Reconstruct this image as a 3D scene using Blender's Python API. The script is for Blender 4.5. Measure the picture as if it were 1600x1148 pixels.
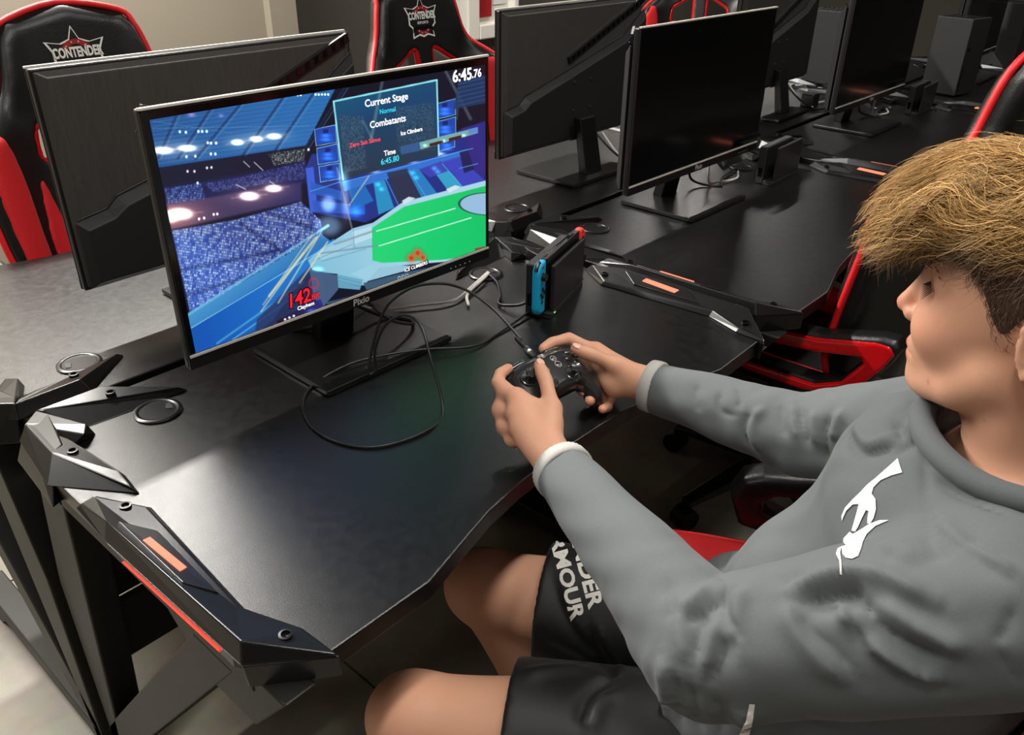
import bpy, bmesh, math, random
import numpy as np
from mathutils import Vector, Matrix
from mathutils.bvhtree import BVHTree

for _o in list(bpy.data.objects):
    bpy.data.objects.remove(_o)
SC = bpy.context.scene
COL = SC.collection
random.seed(4); rng = np.random.default_rng(4)

# ------------------------------------------------------------------ camera
CAM_POS = np.array([-0.7814, -1.0228, 1.4313])
CAM_ROT = (1.0609, -0.0113, -0.8473)
FPX = 1295.28
cam_data = bpy.data.cameras.new('camera')
cam_data.sensor_fit = 'HORIZONTAL'; cam_data.sensor_width = 36.0
cam_data.lens = FPX / 1600 * 36.0
cam_data.clip_start = 0.02; cam_data.clip_end = 60
cam = bpy.data.objects.new('camera', cam_data); COL.objects.link(cam)
cam.location = CAM_POS; cam.rotation_euler = CAM_ROT
SC.camera = cam

# ------------------------------------------------------------------ world, lamps, exposure
world = bpy.data.worlds.new('world'); SC.world = world; world.use_nodes = True
world.node_tree.nodes['Background'].inputs[0].default_value = (0.80, 0.82, 0.86, 1)
world.node_tree.nodes['Background'].inputs[1].default_value = 0.01
SC.view_settings.view_transform = 'Standard'; SC.view_settings.look = 'None'
SC.view_settings.exposure = 0.0; SC.view_settings.gamma = 1.0
SC.view_settings.use_curve_mapping = False
SC.cycles.use_denoising = True
SC.cycles.max_bounces = 6; SC.cycles.sample_clamp_indirect = 6.0
# (x, y, length, width, watts): the tube lamps that hang in lines along the desk rows
LAMPS = [(-0.20, 1.95, 2.8, 0.07, 330), (2.6, 2.10, 1.2, 0.07, 12), (5.0, 2.10, 2.4, 0.07, 40),
         (0.1, -0.80, 2.4, 0.12, 46), (3.2, -0.80, 2.4, 0.12, 20), (-2.6, -0.80, 1.2, 0.12, 18), (-1.2, -3.4, 2.4, 0.16, 16)]
CEIL = 2.80
for i, (lx, ly, ll, lw, pw) in enumerate(LAMPS):
    ld = bpy.data.lights.new('tube_lamp_light', 'AREA'); ld.shape = 'RECTANGLE'
    ld.size = ll; ld.size_y = lw; ld.energy = pw; ld.color = (1.0, 0.965, 0.90)
    lo = bpy.data.objects.new('tube_lamp_light', ld); COL.objects.link(lo)
    lo.location = (lx, ly, CEIL - 0.075)

# ------------------------------------------------------------------ helpers
def lin(c):
    if isinstance(c, str):
        c = c.lstrip('#'); c = [int(c[i:i + 2], 16) / 255 for i in (0, 2, 4)]
    return tuple(x / 12.92 if x <= 0.04045 else ((x + 0.055) / 1.055) ** 2.4 for x in c)

MATS = {}
def mat(name, col, rough=0.5, metal=0.0, spec=0.5, noise=0.0, nscale=40, bump=0.0, bscale=200, emit=None, es=1.0, coat=0.0, sheen=0.0, sss=0.0, stretch=None, rvar=0.0):
    m = bpy.data.materials.new(name); m.use_nodes = True; MATS[name] = m
    nt = m.node_tree; b = nt.nodes['Principled BSDF']; L = nt.links.new
    c = (*lin(col), 1)
    b.inputs['Base Color'].default_value = c
    b.inputs['Roughness'].default_value = rough; b.inputs['Metallic'].default_value = metal
    b.inputs['Specular IOR Level'].default_value = spec
    b.inputs['Coat Weight'].default_value = coat; b.inputs['Sheen Weight'].default_value = sheen
    if sheen: b.inputs['Sheen Roughness'].default_value = 0.4
    if sss:
        b.inputs['Subsurface Weight'].default_value = sss
        b.inputs['Subsurface Radius'].default_value = (0.012, 0.005, 0.003); b.inputs['Subsurface Scale'].default_value = 0.5
    tc = nt.nodes.new('ShaderNodeTexCoord'); vec = tc.outputs['Object']
    if stretch:
        mp = nt.nodes.new('ShaderNodeMapping'); mp.inputs['Scale'].default_value = stretch
        L(vec, mp.inputs['Vector']); vec = mp.outputs['Vector']
    n = nt.nodes.new('ShaderNodeTexNoise'); n.inputs['Scale'].default_value = nscale; n.inputs['Detail'].default_value = 5
    L(vec, n.inputs['Vector'])
    mx = nt.nodes.new('ShaderNodeMix'); mx.data_type = 'RGBA'
    mx.inputs['A'].default_value = tuple(x * (1 - noise) for x in c[:3]) + (1,)
    mx.inputs['B'].default_value = tuple(min(1, x * (1 + noise)) for x in c[:3]) + (1,)
    L(n.outputs['Fac'], mx.inputs['Factor']); L(mx.outputs['Result'], b.inputs['Base Color'])
    if rvar:
        mr = nt.nodes.new('ShaderNodeMapRange'); mr.inputs['From Min'].default_value = 0.3; mr.inputs['From Max'].default_value = 0.7
        mr.inputs['To Min'].default_value = max(0.02, rough - rvar); mr.inputs['To Max'].default_value = rough + rvar
        L(n.outputs['Fac'], mr.inputs['Value']); L(mr.outputs['Result'], b.inputs['Roughness'])
    if bump:
        n2 = nt.nodes.new('ShaderNodeTexNoise'); n2.inputs['Scale'].default_value = bscale; n2.inputs['Detail'].default_value = 3
        L(vec, n2.inputs['Vector'])
        bp = nt.nodes.new('ShaderNodeBump'); bp.inputs['Strength'].default_value = bump; bp.inputs['Distance'].default_value = 0.002
        L(n2.outputs['Fac'], bp.inputs['Height']); L(bp.outputs['Normal'], b.inputs['Normal'])
    if emit is not None:
        b.inputs['Emission Color'].default_value = (*lin(emit), 1); b.inputs['Emission Strength'].default_value = es
    return m

def mesh_obj(name, verts, faces, m=None, parent=None, smooth=False, bevel=0.0, bseg=2, loc=None, rot=None, recalc=True, auto=None):
    me = bpy.data.meshes.new(name)
    me.from_pydata([tuple(map(float, v)) for v in verts] if not isinstance(verts, np.ndarray) else verts.tolist(), [], faces if not isinstance(faces, np.ndarray) else faces.tolist())
    if recalc:
        bm = bmesh.new(); bm.from_mesh(me); bmesh.ops.recalc_face_normals(bm, faces=bm.faces); bm.to_mesh(me); bm.free()
    if smooth:
        me.polygons.foreach_set('use_smooth', [True] * len(me.polygons))
    me.update()
    o = bpy.data.objects.new(name, me); COL.objects.link(o)
    if m is not None: me.materials.append(MATS[m] if isinstance(m, str) else m)
    if parent is not None: o.parent = parent
    if loc is not None: o.location = loc
    if rot is not None: o.rotation_euler = rot
    if auto: me.set_sharp_from_angle(angle=auto)
    if bevel:
        bv = o.modifiers.new('bevel', 'BEVEL'); bv.width = bevel; bv.segments = bseg; bv.limit_method = 'ANGLE'; bv.angle_limit = 0.6
    return o

def empty(name, loc=(0, 0, 0), rz=0.0, label=None, cat=None, group=None, rot=None):
    o = bpy.data.objects.new(name, None); COL.objects.link(o); o.empty_display_size = 0.05
    o.location = loc; o.rotation_euler = rot if rot is not None else (0, 0, rz)
    tag(o, label, cat, group); return o
def tag(o, label=None, cat=None, group=None, kind=None):
    if label: o['label'] = label
    if cat: o['category'] = cat
    if group: o['group'] = group
    if kind: o['kind'] = kind
    return o
def copy_tree(o, parent=None):
    c = o.copy(); COL.objects.link(c); c.parent = parent
    if parent is not None: c.matrix_parent_inverse = o.matrix_parent_inverse.copy()
    for ch in list(o.children): copy_tree(ch, c)
    return c

class MB:
    def __init__(s): s.v = []; s.f = []
    def add(s, vs, fs):
        k = len(s.v); s.v += [tuple(map(float, v)) for v in vs]; s.f += [tuple(k + i for i in f) for f in fs]; return s
    def box(s, x0, x1, y0, y1, z0, z1):
        vs = [(x, y, z) for z in (z0, z1) for y in (y0, y1) for x in (x0, x1)]
        return s.add(vs, [(0, 1, 3, 2), (4, 6, 7, 5), (0, 4, 5, 1), (2, 3, 7, 6), (0, 2, 6, 4), (1, 5, 7, 3)])
    def prism(s, poly, z0, z1):
        n = len(poly); vs = [(x, y, z0) for x, y in poly] + [(x, y, z1) for x, y in poly]
        return s.add(vs, [tuple(range(n))[::-1], tuple(range(n, 2 * n))] + [(i, (i + 1) % n, n + (i + 1) % n, n + i) for i in range(n)])
    def frustum(s, top, bot):
        n = len(top)
        return s.add(list(bot) + list(top), [tuple(range(n))[::-1], tuple(range(n, 2 * n))] + [(i, (i + 1) % n, n + (i + 1) % n, n + i) for i in range(n)])
    def plate(s, poly, axis, a0, a1):
        # polygon in the two other axes, extruded along axis 'x' or 'y'
        n = len(poly)
        g = (lambda p, a: (a, p[0], p[1])) if axis == 'x' else (lambda p, a: (p[0], a, p[1]))
        vs = [g(p, a0) for p in poly] + [g(p, a1) for p in poly]
        return s.add(vs, [tuple(range(n))[::-1], tuple(range(n, 2 * n))] + [(i, (i + 1) % n, n + (i + 1) % n, n + i) for i in range(n)])
    def cyl(s, c, r, z0, z1, n=24, r1=None):
        r1 = r if r1 is None else r1
        a = [2 * math.pi * i / n for i in range(n)]
        vs = [(c[0] + r * math.cos(t), c[1] + r * math.sin(t), z0) for t in a] + [(c[0] + r1 * math.cos(t), c[1] + r1 * math.sin(t), z1) for t in a]
        return s.add(vs, [tuple(range(n))[::-1], tuple(range(n, 2 * n))] + [(i, (i + 1) % n, n + (i + 1) % n, n + i) for i in range(n)])
    def lathe(s, c, prof, n=24):
        a = [2 * math.pi * i / n for i in range(n)]; k = len(prof)
        vs = [(c[0] + r * math.cos(t), c[1] + r * math.sin(t), c[2] + z) for r, z in prof for t in a]
        fs = [(j * n + i, j * n + (i + 1) % n, (j + 1) * n + (i + 1) % n, (j + 1) * n + i) for j in range(k - 1) for i in range(n)]
        fs += [tuple(range(n))[::-1], tuple(range((k - 1) * n, k * n))]
        return s.add(vs, fs)
    def tube(s, pts, r, n=10, cap=True):
        v, f = tube_mesh(pts, r, n, cap); return s.add(v, f)
    def build(s, name, m=None, parent=None, **kw):
        return mesh_obj(name, s.v, s.f, m, parent, **kw)

def smooth_path(pts, k=8, closed=False):
    P = [np.array(p, float) for p in pts]; out = []; n = len(P)
    rngs = range(n if closed else n - 1)
    for i in rngs:
        p1, p2 = P[i], P[(i + 1) % n]
        p0 = P[i - 1] if (i > 0 or closed) else 2 * p1 - p2
        p3 = P[(i + 2) % n] if (i + 2 < n or closed) else 2 * p2 - p1
        for j in range(k):
            t = j / k
            out.append(0.5 * (2 * p1 + (p2 - p0) * t + (2 * p0 - 5 * p1 + 4 * p2 - p3) * t * t + (3 * p1 - p0 - 3 * p2 + p3) * t ** 3))
    if not closed: out.append(P[-1])
    return np.array(out)

def tube_mesh(pts, r, n=10, cap=True):
    P = np.array(pts, float); N = len(P)
    rr = np.full(N, r) if np.isscalar(r) else np.array(r, float)
    T = np.gradient(P, axis=0); T /= np.linalg.norm(T, axis=1)[:, None] + 1e-12
    u = np.cross(T[0], [0, 0, 1.0]);
    if np.linalg.norm(u) < 1e-3: u = np.cross(T[0], [1.0, 0, 0])
    vs = []
    for i in range(N):
        u = u - T[i] * (u @ T[i]); u /= np.linalg.norm(u) + 1e-12; w = np.cross(T[i], u)
        for j in range(n):
            a = 2 * math.pi * j / n; vs.append(P[i] + rr[i] * (math.cos(a) * u + math.sin(a) * w))
    fs = [(i * n + j, i * n + (j + 1) % n, (i + 1) * n + (j + 1) % n, (i + 1) * n + j) for i in range(N - 1) for j in range(n)]
    if cap: fs += [tuple(range(n))[::-1], tuple(range((N - 1) * n, N * n))]
    return vs, fs

def text_mesh(txt, size, name='text', bold=0.0, extrude=0.0, align='CENTER', shear=0.0, space=1.0, res=3):
    cu = bpy.data.curves.new(name, 'FONT'); cu.body = txt; cu.size = size; cu.align_x = align; cu.align_y = 'CENTER'
    cu.offset = bold; cu.extrude = extrude; cu.shear = shear; cu.space_character = space; cu.resolution_u = res
    o = bpy.data.objects.new(name, cu); COL.objects.link(o)
    bpy.context.view_layer.update()
    me = bpy.data.meshes.new_from_object(o.evaluated_get(bpy.context.evaluated_depsgraph_get()))
    bpy.data.objects.remove(o); bpy.data.curves.remove(cu)
    return me
def text_obj(txt, size, m, parent, matrix, name='lettering', **kw):
    me = text_mesh(txt, size, name, **kw); me.materials.clear(); me.materials.append(MATS[m])
    o = bpy.data.objects.new(name, me); COL.objects.link(o); o.parent = parent; o.matrix_local = matrix
    return o
def frame(o, ex, ey):
    ex = Vector(ex).normalized(); ey = Vector(ey); ey = (ey - ex * ey.dot(ex)).normalized(); ez = ex.cross(ey)
    return Matrix(((ex.x, ey.x, ez.x, o[0]), (ex.y, ey.y, ez.y, o[1]), (ex.z, ey.z, ez.z, o[2]), (0, 0, 0, 1)))

# ------------------------------------------------------------------ implicit surfaces: a list of blended solids becomes one smooth mesh
def smin(a, b, k):
    if k <= 0: return np.minimum(a, b)
    h = np.clip(0.5 + 0.5 * (b - a) / k, 0, 1)
    return b + (a - b) * h - k * h * (1 - h)
def smax(a, b, k): return -smin(-a, -b, k)
class Solid:
    def __init__(s): s.items = []
    def put(s, fn, c, r, k=0.0, op='u'):
        s.items.append((fn, np.array(c, float), float(r), k, op)); return s
    def cap(s, a, b, ra, rb=None, k=0.01, op='u'):
        a = np.array(a, float); b = np.array(b, float); rb = ra if rb is None else rb
        ab = b - a; L2 = ab @ ab + 1e-12
        def fn(P):
            t = np.clip((P - a) @ ab / L2, 0, 1)
            return np.linalg.norm(P - a - t[:, None] * ab, axis=1) - (ra + (rb - ra) * t)
        return s.put(fn, (a + b) / 2, math.sqrt(L2) / 2 + max(ra, rb), k, op)
    def chain(s, pts, rad, k=0.01, op='u', sub=0):
        pts = [np.array(p, float) for p in pts]
        if sub:
            q = smooth_path([np.r_[p, r] for p, r in zip(pts, rad)], sub); pts = list(q[:, :3]); rad = list(q[:, 3])
        A = np.array(pts[:-1]); B = np.array(pts[1:]); ra = np.array(rad[:-1]); rb = np.array(rad[1:])
        def fn(P):
            d = np.full(len(P), 9.0)
            for a, b, r0, r1 in zip(A, B, ra, rb):
                ab = b - a; t = np.clip((P - a) @ ab / (ab @ ab + 1e-12), 0, 1)
                d = np.minimum(d, np.linalg.norm(P - a - t[:, None] * ab, axis=1) - (r0 + (r1 - r0) * t))
            return d
        Q = np.array(pts); c = (Q.min(0) + Q.max(0)) / 2
        return s.put(fn, c, np.linalg.norm(Q - c, axis=1).max() + max(rad), k, op)
    def ell(s, c, r, R=None, k=0.01, op='u'):
        c = np.array(c, float); r = np.array(r, float); M = np.eye(3) if R is None else np.array(R)
        def fn(P):
            q = (P - c) @ M
            k0 = np.linalg.norm(q / r, axis=1); k1 = np.linalg.norm(q / (r * r), axis=1) + 1e-9
            return np.where(k0 < 1e-6, -r.min(), k0 * (k0 - 1) / k1)
        return s.put(fn, c, r.max(), k, op)
    def rbox(s, c, hx, R=None, rnd=0.005, k=0.005, op='u'):
        c = np.array(c, float); hx = np.array(hx, float); M = np.eye(3) if R is None else np.array(R)
        def fn(P):
            q = np.abs((P - c) @ M) - (hx - rnd)
            return np.linalg.norm(np.maximum(q, 0), axis=1) + np.minimum(q.max(1), 0) - rnd
        return s.put(fn, c, np.linalg.norm(hx), k, op)
    def slab(s, poly, axes, half, rnd=0.01, k=0.0, op='u', warp=None, c=None, r=None):
        # rounded plate: 2D polygon on axes (i, j), thickness along the third; warp shifts the third axis
        i, j = axes; t = 3 - i - j; poly = np.array(poly, float)
        def fn(P):
            d2 = poly_dist(P[:, [i, j]], poly) + rnd
            h = P[:, t] - (warp(P[:, i], P[:, j]) if warp is not None else 0.0)
            q = np.abs(h) - (half - rnd)
            return np.hypot(np.maximum(d2, 0), np.maximum(q, 0)) + np.minimum(np.maximum(d2, q), 0) - rnd
        if c is None:
            c = np.zeros(3); mn = poly.min(0); mxx = poly.max(0); c[i], c[j] = (mn + mxx) / 2; r = np.linalg.norm(mxx - mn) / 2 + half + 0.1
        return s.put(fn, c, r, k, op)
    def eval(s, P):
        d = np.full(len(P), 1.0)
        for fn, c, r, k, op in s.items: d = s._op(d, fn(P), k, op)
        return d
    @staticmethod
    def _op(d, e, k, op):
        return smin(d, e, k) if op == 'u' else (smax(d, -e, k) if op == 's' else smax(d, e, k))
    def mesh(s, h, n=16):
        lo = np.min([c - r for f, c, r, k, o in s.items if o == 'u'], axis=0) - 3 * h
        hi = np.max([c + r for f, c, r, k, o in s.items if o == 'u'], axis=0) + 3 * h
        S = n * h; nc = np.ceil((hi - lo) / S).astype(int)
        g = np.stack(np.meshgrid(*[np.arange(q) for q in nc], indexing='ij'), -1).reshape(-1, 3)
        cen = lo + (g + 0.5) * S
        hd = S * 0.87
        act = np.abs(s.eval(cen)) < hd * 1.6
        g = g[act]; cen = cen[act]
        ar = np.arange(n + 1)
        off = np.stack(np.meshgrid(ar, ar, ar, indexing='ij'), -1).reshape(-1, 3)
        dims = nc * n + 2; keyof = lambda q: (q[..., 0].astype(np.int64) * dims[1] + q[..., 1]) * dims[2] + q[..., 2]
        VK = []; VP = []; QE = [[], [], []]
        B = 160
        for b0 in range(0, len(g), B):
            gb = g[b0:b0 + B]; cb = cen[b0:b0 + B]; m = len(gb)
            I = gb[:, None, :] * n + off[None]
            P = lo + I * h
            D = np.full((m, len(off)), 1.0)
            for fn, c, r, k, op in s.items:
                if op == 'i': sel = np.ones(m, bool)
                else: sel = np.linalg.norm(cb - c, axis=1) < r + hd + k + 2 * h
                if sel.any():
                    e = fn(P[sel].reshape(-1, 3)).reshape(-1, len(off))
                    D[sel] = s._op(D[sel], e, k, op)
            D = D.reshape(m, n + 1, n + 1, n + 1)
            D[D == 0] = 1e-9
            neg = D < 0
            cs = [D[:, i:n + i, j:n + j, l:n + l] for i in (0, 1) for j in (0, 1) for l in (0, 1)]
            cn = sum((q < 0).astype(np.int8) for q in cs)
            cell = (cn > 0) & (cn < 8)
            w = np.argwhere(cell)
            if len(w) == 0: continue
            val = np.stack([q[cell] for q in cs], 1)
            corner = np.array([(i, j, l) for i in (0, 1) for j in (0, 1) for l in (0, 1)], float)
            acc = np.zeros((len(w), 3)); cnt = np.zeros(len(w))
            for a in range(8):
                for bb in range(a + 1, 8):
                    if np.abs(corner[a] - corner[bb]).sum() != 1: continue
                    va, vb = val[:, a], val[:, bb]; x = (va < 0) != (vb < 0)
                    t = np.where(x, va / np.where(x, va - vb, 1), 0)
                    acc += np.where(x[:, None], corner[a] + t[:, None] * (corner[bb] - corner[a]), 0); cnt += x
            base = gb[w[:, 0]] * n + w[:, 1:]
            VK.append(keyof(base + 1)); VP.append(lo + (base + acc / cnt[:, None]) * h)
            for ax in range(3):
                sh = [slice(0, n)] * 3; sh2 = list(sh); sh2[ax] = slice(1, n + 1)
                a = neg[(slice(None), *sh)]; b = neg[(slice(None), *sh2)]
                e = np.argwhere(a != b)
                if len(e):
                    QE[ax].append(np.c_[gb[e[:, 0]] * n + e[:, 1:], a[a != b]])
        VK = np.concatenate(VK); VP = np.concatenate(VP)
        od = np.argsort(VK); VK = VK[od]; VP = VP[od]
        Q = []
        for ax in range(3):
            if not QE[ax]: continue
            E = np.concatenate(QE[ax]); p = E[:, :3] + 1; fl = E[:, 3].astype(bool)
            u = np.zeros(3, int); v = np.zeros(3, int); u[(ax + 1) % 3] = 1; v[(ax + 2) % 3] = 1
            ks = [keyof(p), keyof(p - u), keyof(p - u - v), keyof(p - v)]
            ix = [np.clip(np.searchsorted(VK, q), 0, len(VK) - 1) for q in ks]
            ok = np.all([VK[i] == q for i, q in zip(ix, ks)], axis=0)
            q = np.stack(ix, 1)
            q[~fl] = q[~fl][:, ::-1]
            Q.append(q[ok])
        return VP, np.concatenate(Q)
    def build(s, name, h, m, parent=None, relax=0, post=None, matrix=None):
        v, f = s.mesh(h)
        for _ in range(relax): v = relax_verts(v, f)
        if post is not None: v = post(v, f)
        return mesh_obj(name, v, f, m, parent, smooth=True, recalc=False)
def relax_verts(v, f, w=0.5):
    acc = np.zeros_like(v); cnt = np.zeros(len(v))
    for a in range(4):
        for b in (1, 3):
            np.add.at(acc, f[:, a], v[f[:, (a + b) % 4]]); np.add.at(cnt, f[:, a], 1)
    return v * (1 - w) + w * acc / np.maximum(cnt, 1)[:, None]
def vert_normals(v, f):
    n = np.cross(v[f[:, 2]] - v[f[:, 0]], v[f[:, 3]] - v[f[:, 1]]); N = np.zeros_like(v)
    for a in range(4): np.add.at(N, f[:, a], n)
    return N / (np.linalg.norm(N, axis=1)[:, None] + 1e-12)
def poly_dist(P, V):
    d = np.full(len(P), 1e9); s = np.ones(len(P)); n = len(V)
    for i in range(n):
        a = V[i]; b = V[i - 1]; e = b - a; w = P - a
        t = np.clip(w @ e / (e @ e + 1e-12), 0, 1); q = w - t[:, None] * e
        d = np.minimum(d, (q * q).sum(1))
        c1 = P[:, 1] >= a[1]; c2 = P[:, 1] < b[1]; c3 = e[0] * w[:, 1] > e[1] * w[:, 0]
        s = np.where((c1 & c2 & c3) | (~c1 & ~c2 & ~c3), -s, s)
    return s * np.sqrt(d)
def rotm(ax, ay, az):
    return np.array(Matrix.Rotation(az, 3, 'Z') @ Matrix.Rotation(ay, 3, 'Y') @ Matrix.Rotation(ax, 3, 'X'))
_RC = np.array(Matrix.Rotation(CAM_ROT[2], 3, 'Z') @ Matrix.Rotation(CAM_ROT[1], 3, 'Y') @ Matrix.Rotation(CAM_ROT[0], 3, 'X'))
# ------------------------------------------------------------------ materials
mat('desk_top', '#050505', 0.35, noise=0.10, nscale=60, bump=0.16, bscale=900, spec=0.7, rvar=0.03)
mat('trim_plastic', '#0e0e0e', 0.30, noise=0.12, nscale=30, bump=0.06, bscale=700)
mat('frame_steel', '#161511', 0.5, noise=0.10, nscale=25, bump=0.05, bscale=600, spec=0.4)
mat('black_plastic', '#101010', 0.34, noise=0.1, nscale=30, bump=0.04, bscale=800)
mat('black_matte', '#0d0d0d', 0.62, noise=0.15, nscale=50)
mat('brushed_black', '#3c3a37', 0.34, noise=0.35, nscale=40, stretch=(9, 9, 0.6), bump=0.08, bscale=60)
mat('dock_plastic', '#171717', 0.5, noise=0.1, nscale=60, bump=0.05, bscale=900)
mat('bezel_edge', '#cfcac1', 0.38, metal=0.25, noise=0.05)
mat('screen_off', '#050506', 0.12, noise=0.05, spec=0.45)
mat('steel', '#9a9a98', 0.3, metal=1.0, noise=0.1)
mat('steel_dark', '#3a3a3a', 0.35, metal=1.0, noise=0.1)
mat('led_red', '#ff5a3c', 0.4, emit='#ff2a22', es=1.6)
mat('led_hot', '#7a1c12', 0.4, emit='#ff8a68', es=1.35)
mat('led_white', '#fff0e0', 0.4, emit='#fff0e0', es=2.0)
mat('led_green', '#7dff6a', 0.4, emit='#6cff60', es=1.6)
mat('wall_paint', '#726a5d', 0.85, noise=0.03, nscale=6, bump=0.05, bscale=250)
mat('wall_dark', '#4a463f', 0.85, noise=0.04, nscale=6, bump=0.05, bscale=250)
mat('ceiling_tile', '#4a4946', 0.9, noise=0.05, nscale=80, bump=0.1, bscale=300)
mat('door_black', '#121212', 0.5, noise=0.1)
mat('white_trim', '#e8e4da', 0.45, noise=0.02)
mat('paper_white', '#e4e2de', 0.7, noise=0.05)
mat('red_board', '#a30d18', 0.6, noise=0.08)
mat('leather_black', '#131312', 0.38, noise=0.15, nscale=30, bump=0.18, bscale=260, spec=0.5)
mat('fabric_red', '#d4141a', 0.72, noise=0.12, nscale=120, bump=0.25, bscale=900, sheen=0.1)
mat('piping_red', '#e0181f', 0.5, noise=0.1, nscale=80)
mat('gloss_red', '#c00a14', 0.16, noise=0.05, nscale=30, coat=0.5)
mat('logo_white', '#ece9e2', 0.6, noise=0.03)
mat('logo_red', '#9c1019', 0.6, noise=0.05)
mat('cable_black', '#141414', 0.38, noise=0.1)
mat('cable_white', '#cfccc6', 0.4, noise=0.05)
mat('joy_blue', '#0fa0cf', 0.45, noise=0.03, bump=0.03, bscale=900)
mat('joy_red', '#ff3b30', 0.45, noise=0.03, bump=0.03, bscale=900)
mat('print_grey', '#a9a9a9', 0.5)
mat('tower_black', '#1b1c1c', 0.6, noise=0.08, nscale=60, bump=0.05, bscale=900)

def concrete():
    m = bpy.data.materials.new('concrete_floor'); m.use_nodes = True; MATS['concrete'] = m
    nt = m.node_tree; b = nt.nodes['Principled BSDF']; L = nt.links.new
    tc = nt.nodes.new('ShaderNodeTexCoord')
    n1 = nt.nodes.new('ShaderNodeTexNoise'); n1.inputs['Scale'].default_value = 1.6; n1.inputs['Detail'].default_value = 9; n1.inputs['Roughness'].default_value = 0.65
    n2 = nt.nodes.new('ShaderNodeTexNoise'); n2.inputs['Scale'].default_value = 14; n2.inputs['Detail'].default_value = 8
    L(tc.outputs['Object'], n1.inputs['Vector']); L(tc.outputs['Object'], n2.inputs['Vector'])
    r1 = nt.nodes.new('ShaderNodeValToRGB'); e = r1.color_ramp.elements
    e[0].position = 0.34; e[0].color = (*lin('#5f5a50'), 1); e[1].position = 0.68; e[1].color = (*lin('#8a8477'), 1)
    L(n1.outputs['Fac'], r1.inputs['Fac'])
    mx = nt.nodes.new('ShaderNodeMix'); mx.data_type = 'RGBA'; mx.blend_type = 'OVERLAY'; mx.inputs['Factor'].default_value = 0.3
    L(r1.outputs['Color'], mx.inputs['A']); L(n2.outputs['Color'], mx.inputs['B'])
    L(mx.outputs['Result'], b.inputs['Base Color'])
    mr = nt.nodes.new('ShaderNodeMapRange'); mr.inputs['To Min'].default_value = 0.32; mr.inputs['To Max'].default_value = 0.5
    L(n1.outputs['Fac'], mr.inputs['Value']); L(mr.outputs['Result'], b.inputs['Roughness'])
    bp = nt.nodes.new('ShaderNodeBump'); bp.inputs['Strength'].default_value = 0.06; bp.inputs['Distance'].default_value = 0.004
    L(n2.outputs['Fac'], bp.inputs['Height']); L(bp.outputs['Normal'], b.inputs['Normal'])
concrete()
mat('joint_filler', '#8f897c', 0.8, noise=0.1)

# ------------------------------------------------------------------ the room
X0, X1, Y0, Y1 = -3.6, 8.0, -4.6, 2.62
# floor as poured bays with saw-cut joints between them
fx = [X0, -2.59, -0.072, 2.45, 4.97, X1]; fy = [Y0, -2.30, 0.85, Y1 + 1.2]
mb = MB().box(X0, X1, Y0, Y1 + 1.2, -0.12, -0.012)
floor = mb.build('floor', 'joint_filler'); tag(floor, kind='structure')
for i in range(len(fx) - 1):
    for j in range(len(fy) - 1):
        g = 0.003
        MB().box(fx[i] + g, fx[i + 1] - g, fy[j] + g, fy[j + 1] - g, -0.012, 0.0).build('floor_bay', 'concrete', floor)
w = MB().box(X0, 1.74, Y1, Y1 + 0.12, 0, CEIL).build('wall_back', 'wall_paint'); tag(w, kind='structure')
MB().box(1.60, 1.745, Y1 - 0.05, Y1, 0, CEIL).build('corner_post', 'wall_paint', w)
w = MB().box(1.74, X1, Y1 + 0.55, Y1 + 0.67, 0, CEIL).build('wall_recess', 'wall_dark'); tag(w, kind='structure')
MB().box(2.06, 2.2, Y1 + 0.50, Y1 + 0.55, 0, CEIL).build('pilaster', 'wall_dark', w)
w = MB().box(1.74, 1.86, Y1 + 0.12, Y1 + 0.55, 0, CEIL).build('wall_return', 'wall_dark'); tag(w, kind='structure')
d = MB().box(1.86, 2.02, Y1 + 0.49, Y1 + 0.55, 0, 2.1).build('door_1', 'door_black'); tag(d, kind='structure')
w = MB().box(X0 - 0.12, X0, Y0, Y1 + 0.12, 0, CEIL).build('wall_left', 'wall_paint'); tag(w, kind='structure')
w = MB().box(X1, X1 + 0.12, Y0, Y1 + 0.67, 0, CEIL).build('wall_right', 'wall_dark'); tag(w, kind='structure')
w = MB().box(X0 - 0.12, X1 + 0.12, Y0 - 0.12, Y0, 0, CEIL).build('wall_front', 'wall_dark'); tag(w, kind='structure')
w = MB().box(X0 - 0.12, X1 + 0.12, Y0 - 0.12, Y1 + 0.8, CEIL, CEIL + 0.1).build('ceiling', 'ceiling_tile'); tag(w, kind='structure')
w = MB().box(X0, 1.60, Y1 - 0.015, Y1, 0, 0.11).build('baseboard_back', 'black_matte'); tag(w, kind='structure')
w = MB().box(2.02, X1, Y1 + 0.535, Y1 + 0.55, 0, 0.11).build('baseboard_recess', 'black_matte'); tag(w, kind='structure')
for i, (lx, ly, ll, lw, pw) in enumerate(LAMPS):
    r = empty('tube_lamp', (lx, ly, CEIL), label=['ceiling tube lamp nearest the beige wall', 'ceiling tube lamp over the second opposite desk', 'ceiling tube lamp at the far end of the opposite row', 'ceiling tube lamp above the player', 'ceiling tube lamp above the empty chairs', 'short ceiling tube lamp behind the photographer', 'ceiling tube lamp near the front wall'][i], cat='lamp')
    MB().box(-ll / 2, ll / 2, -lw / 2 - 0.01, lw / 2 + 0.01, -0.06, 0.0).build('housing', 'white_trim', r)
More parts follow.
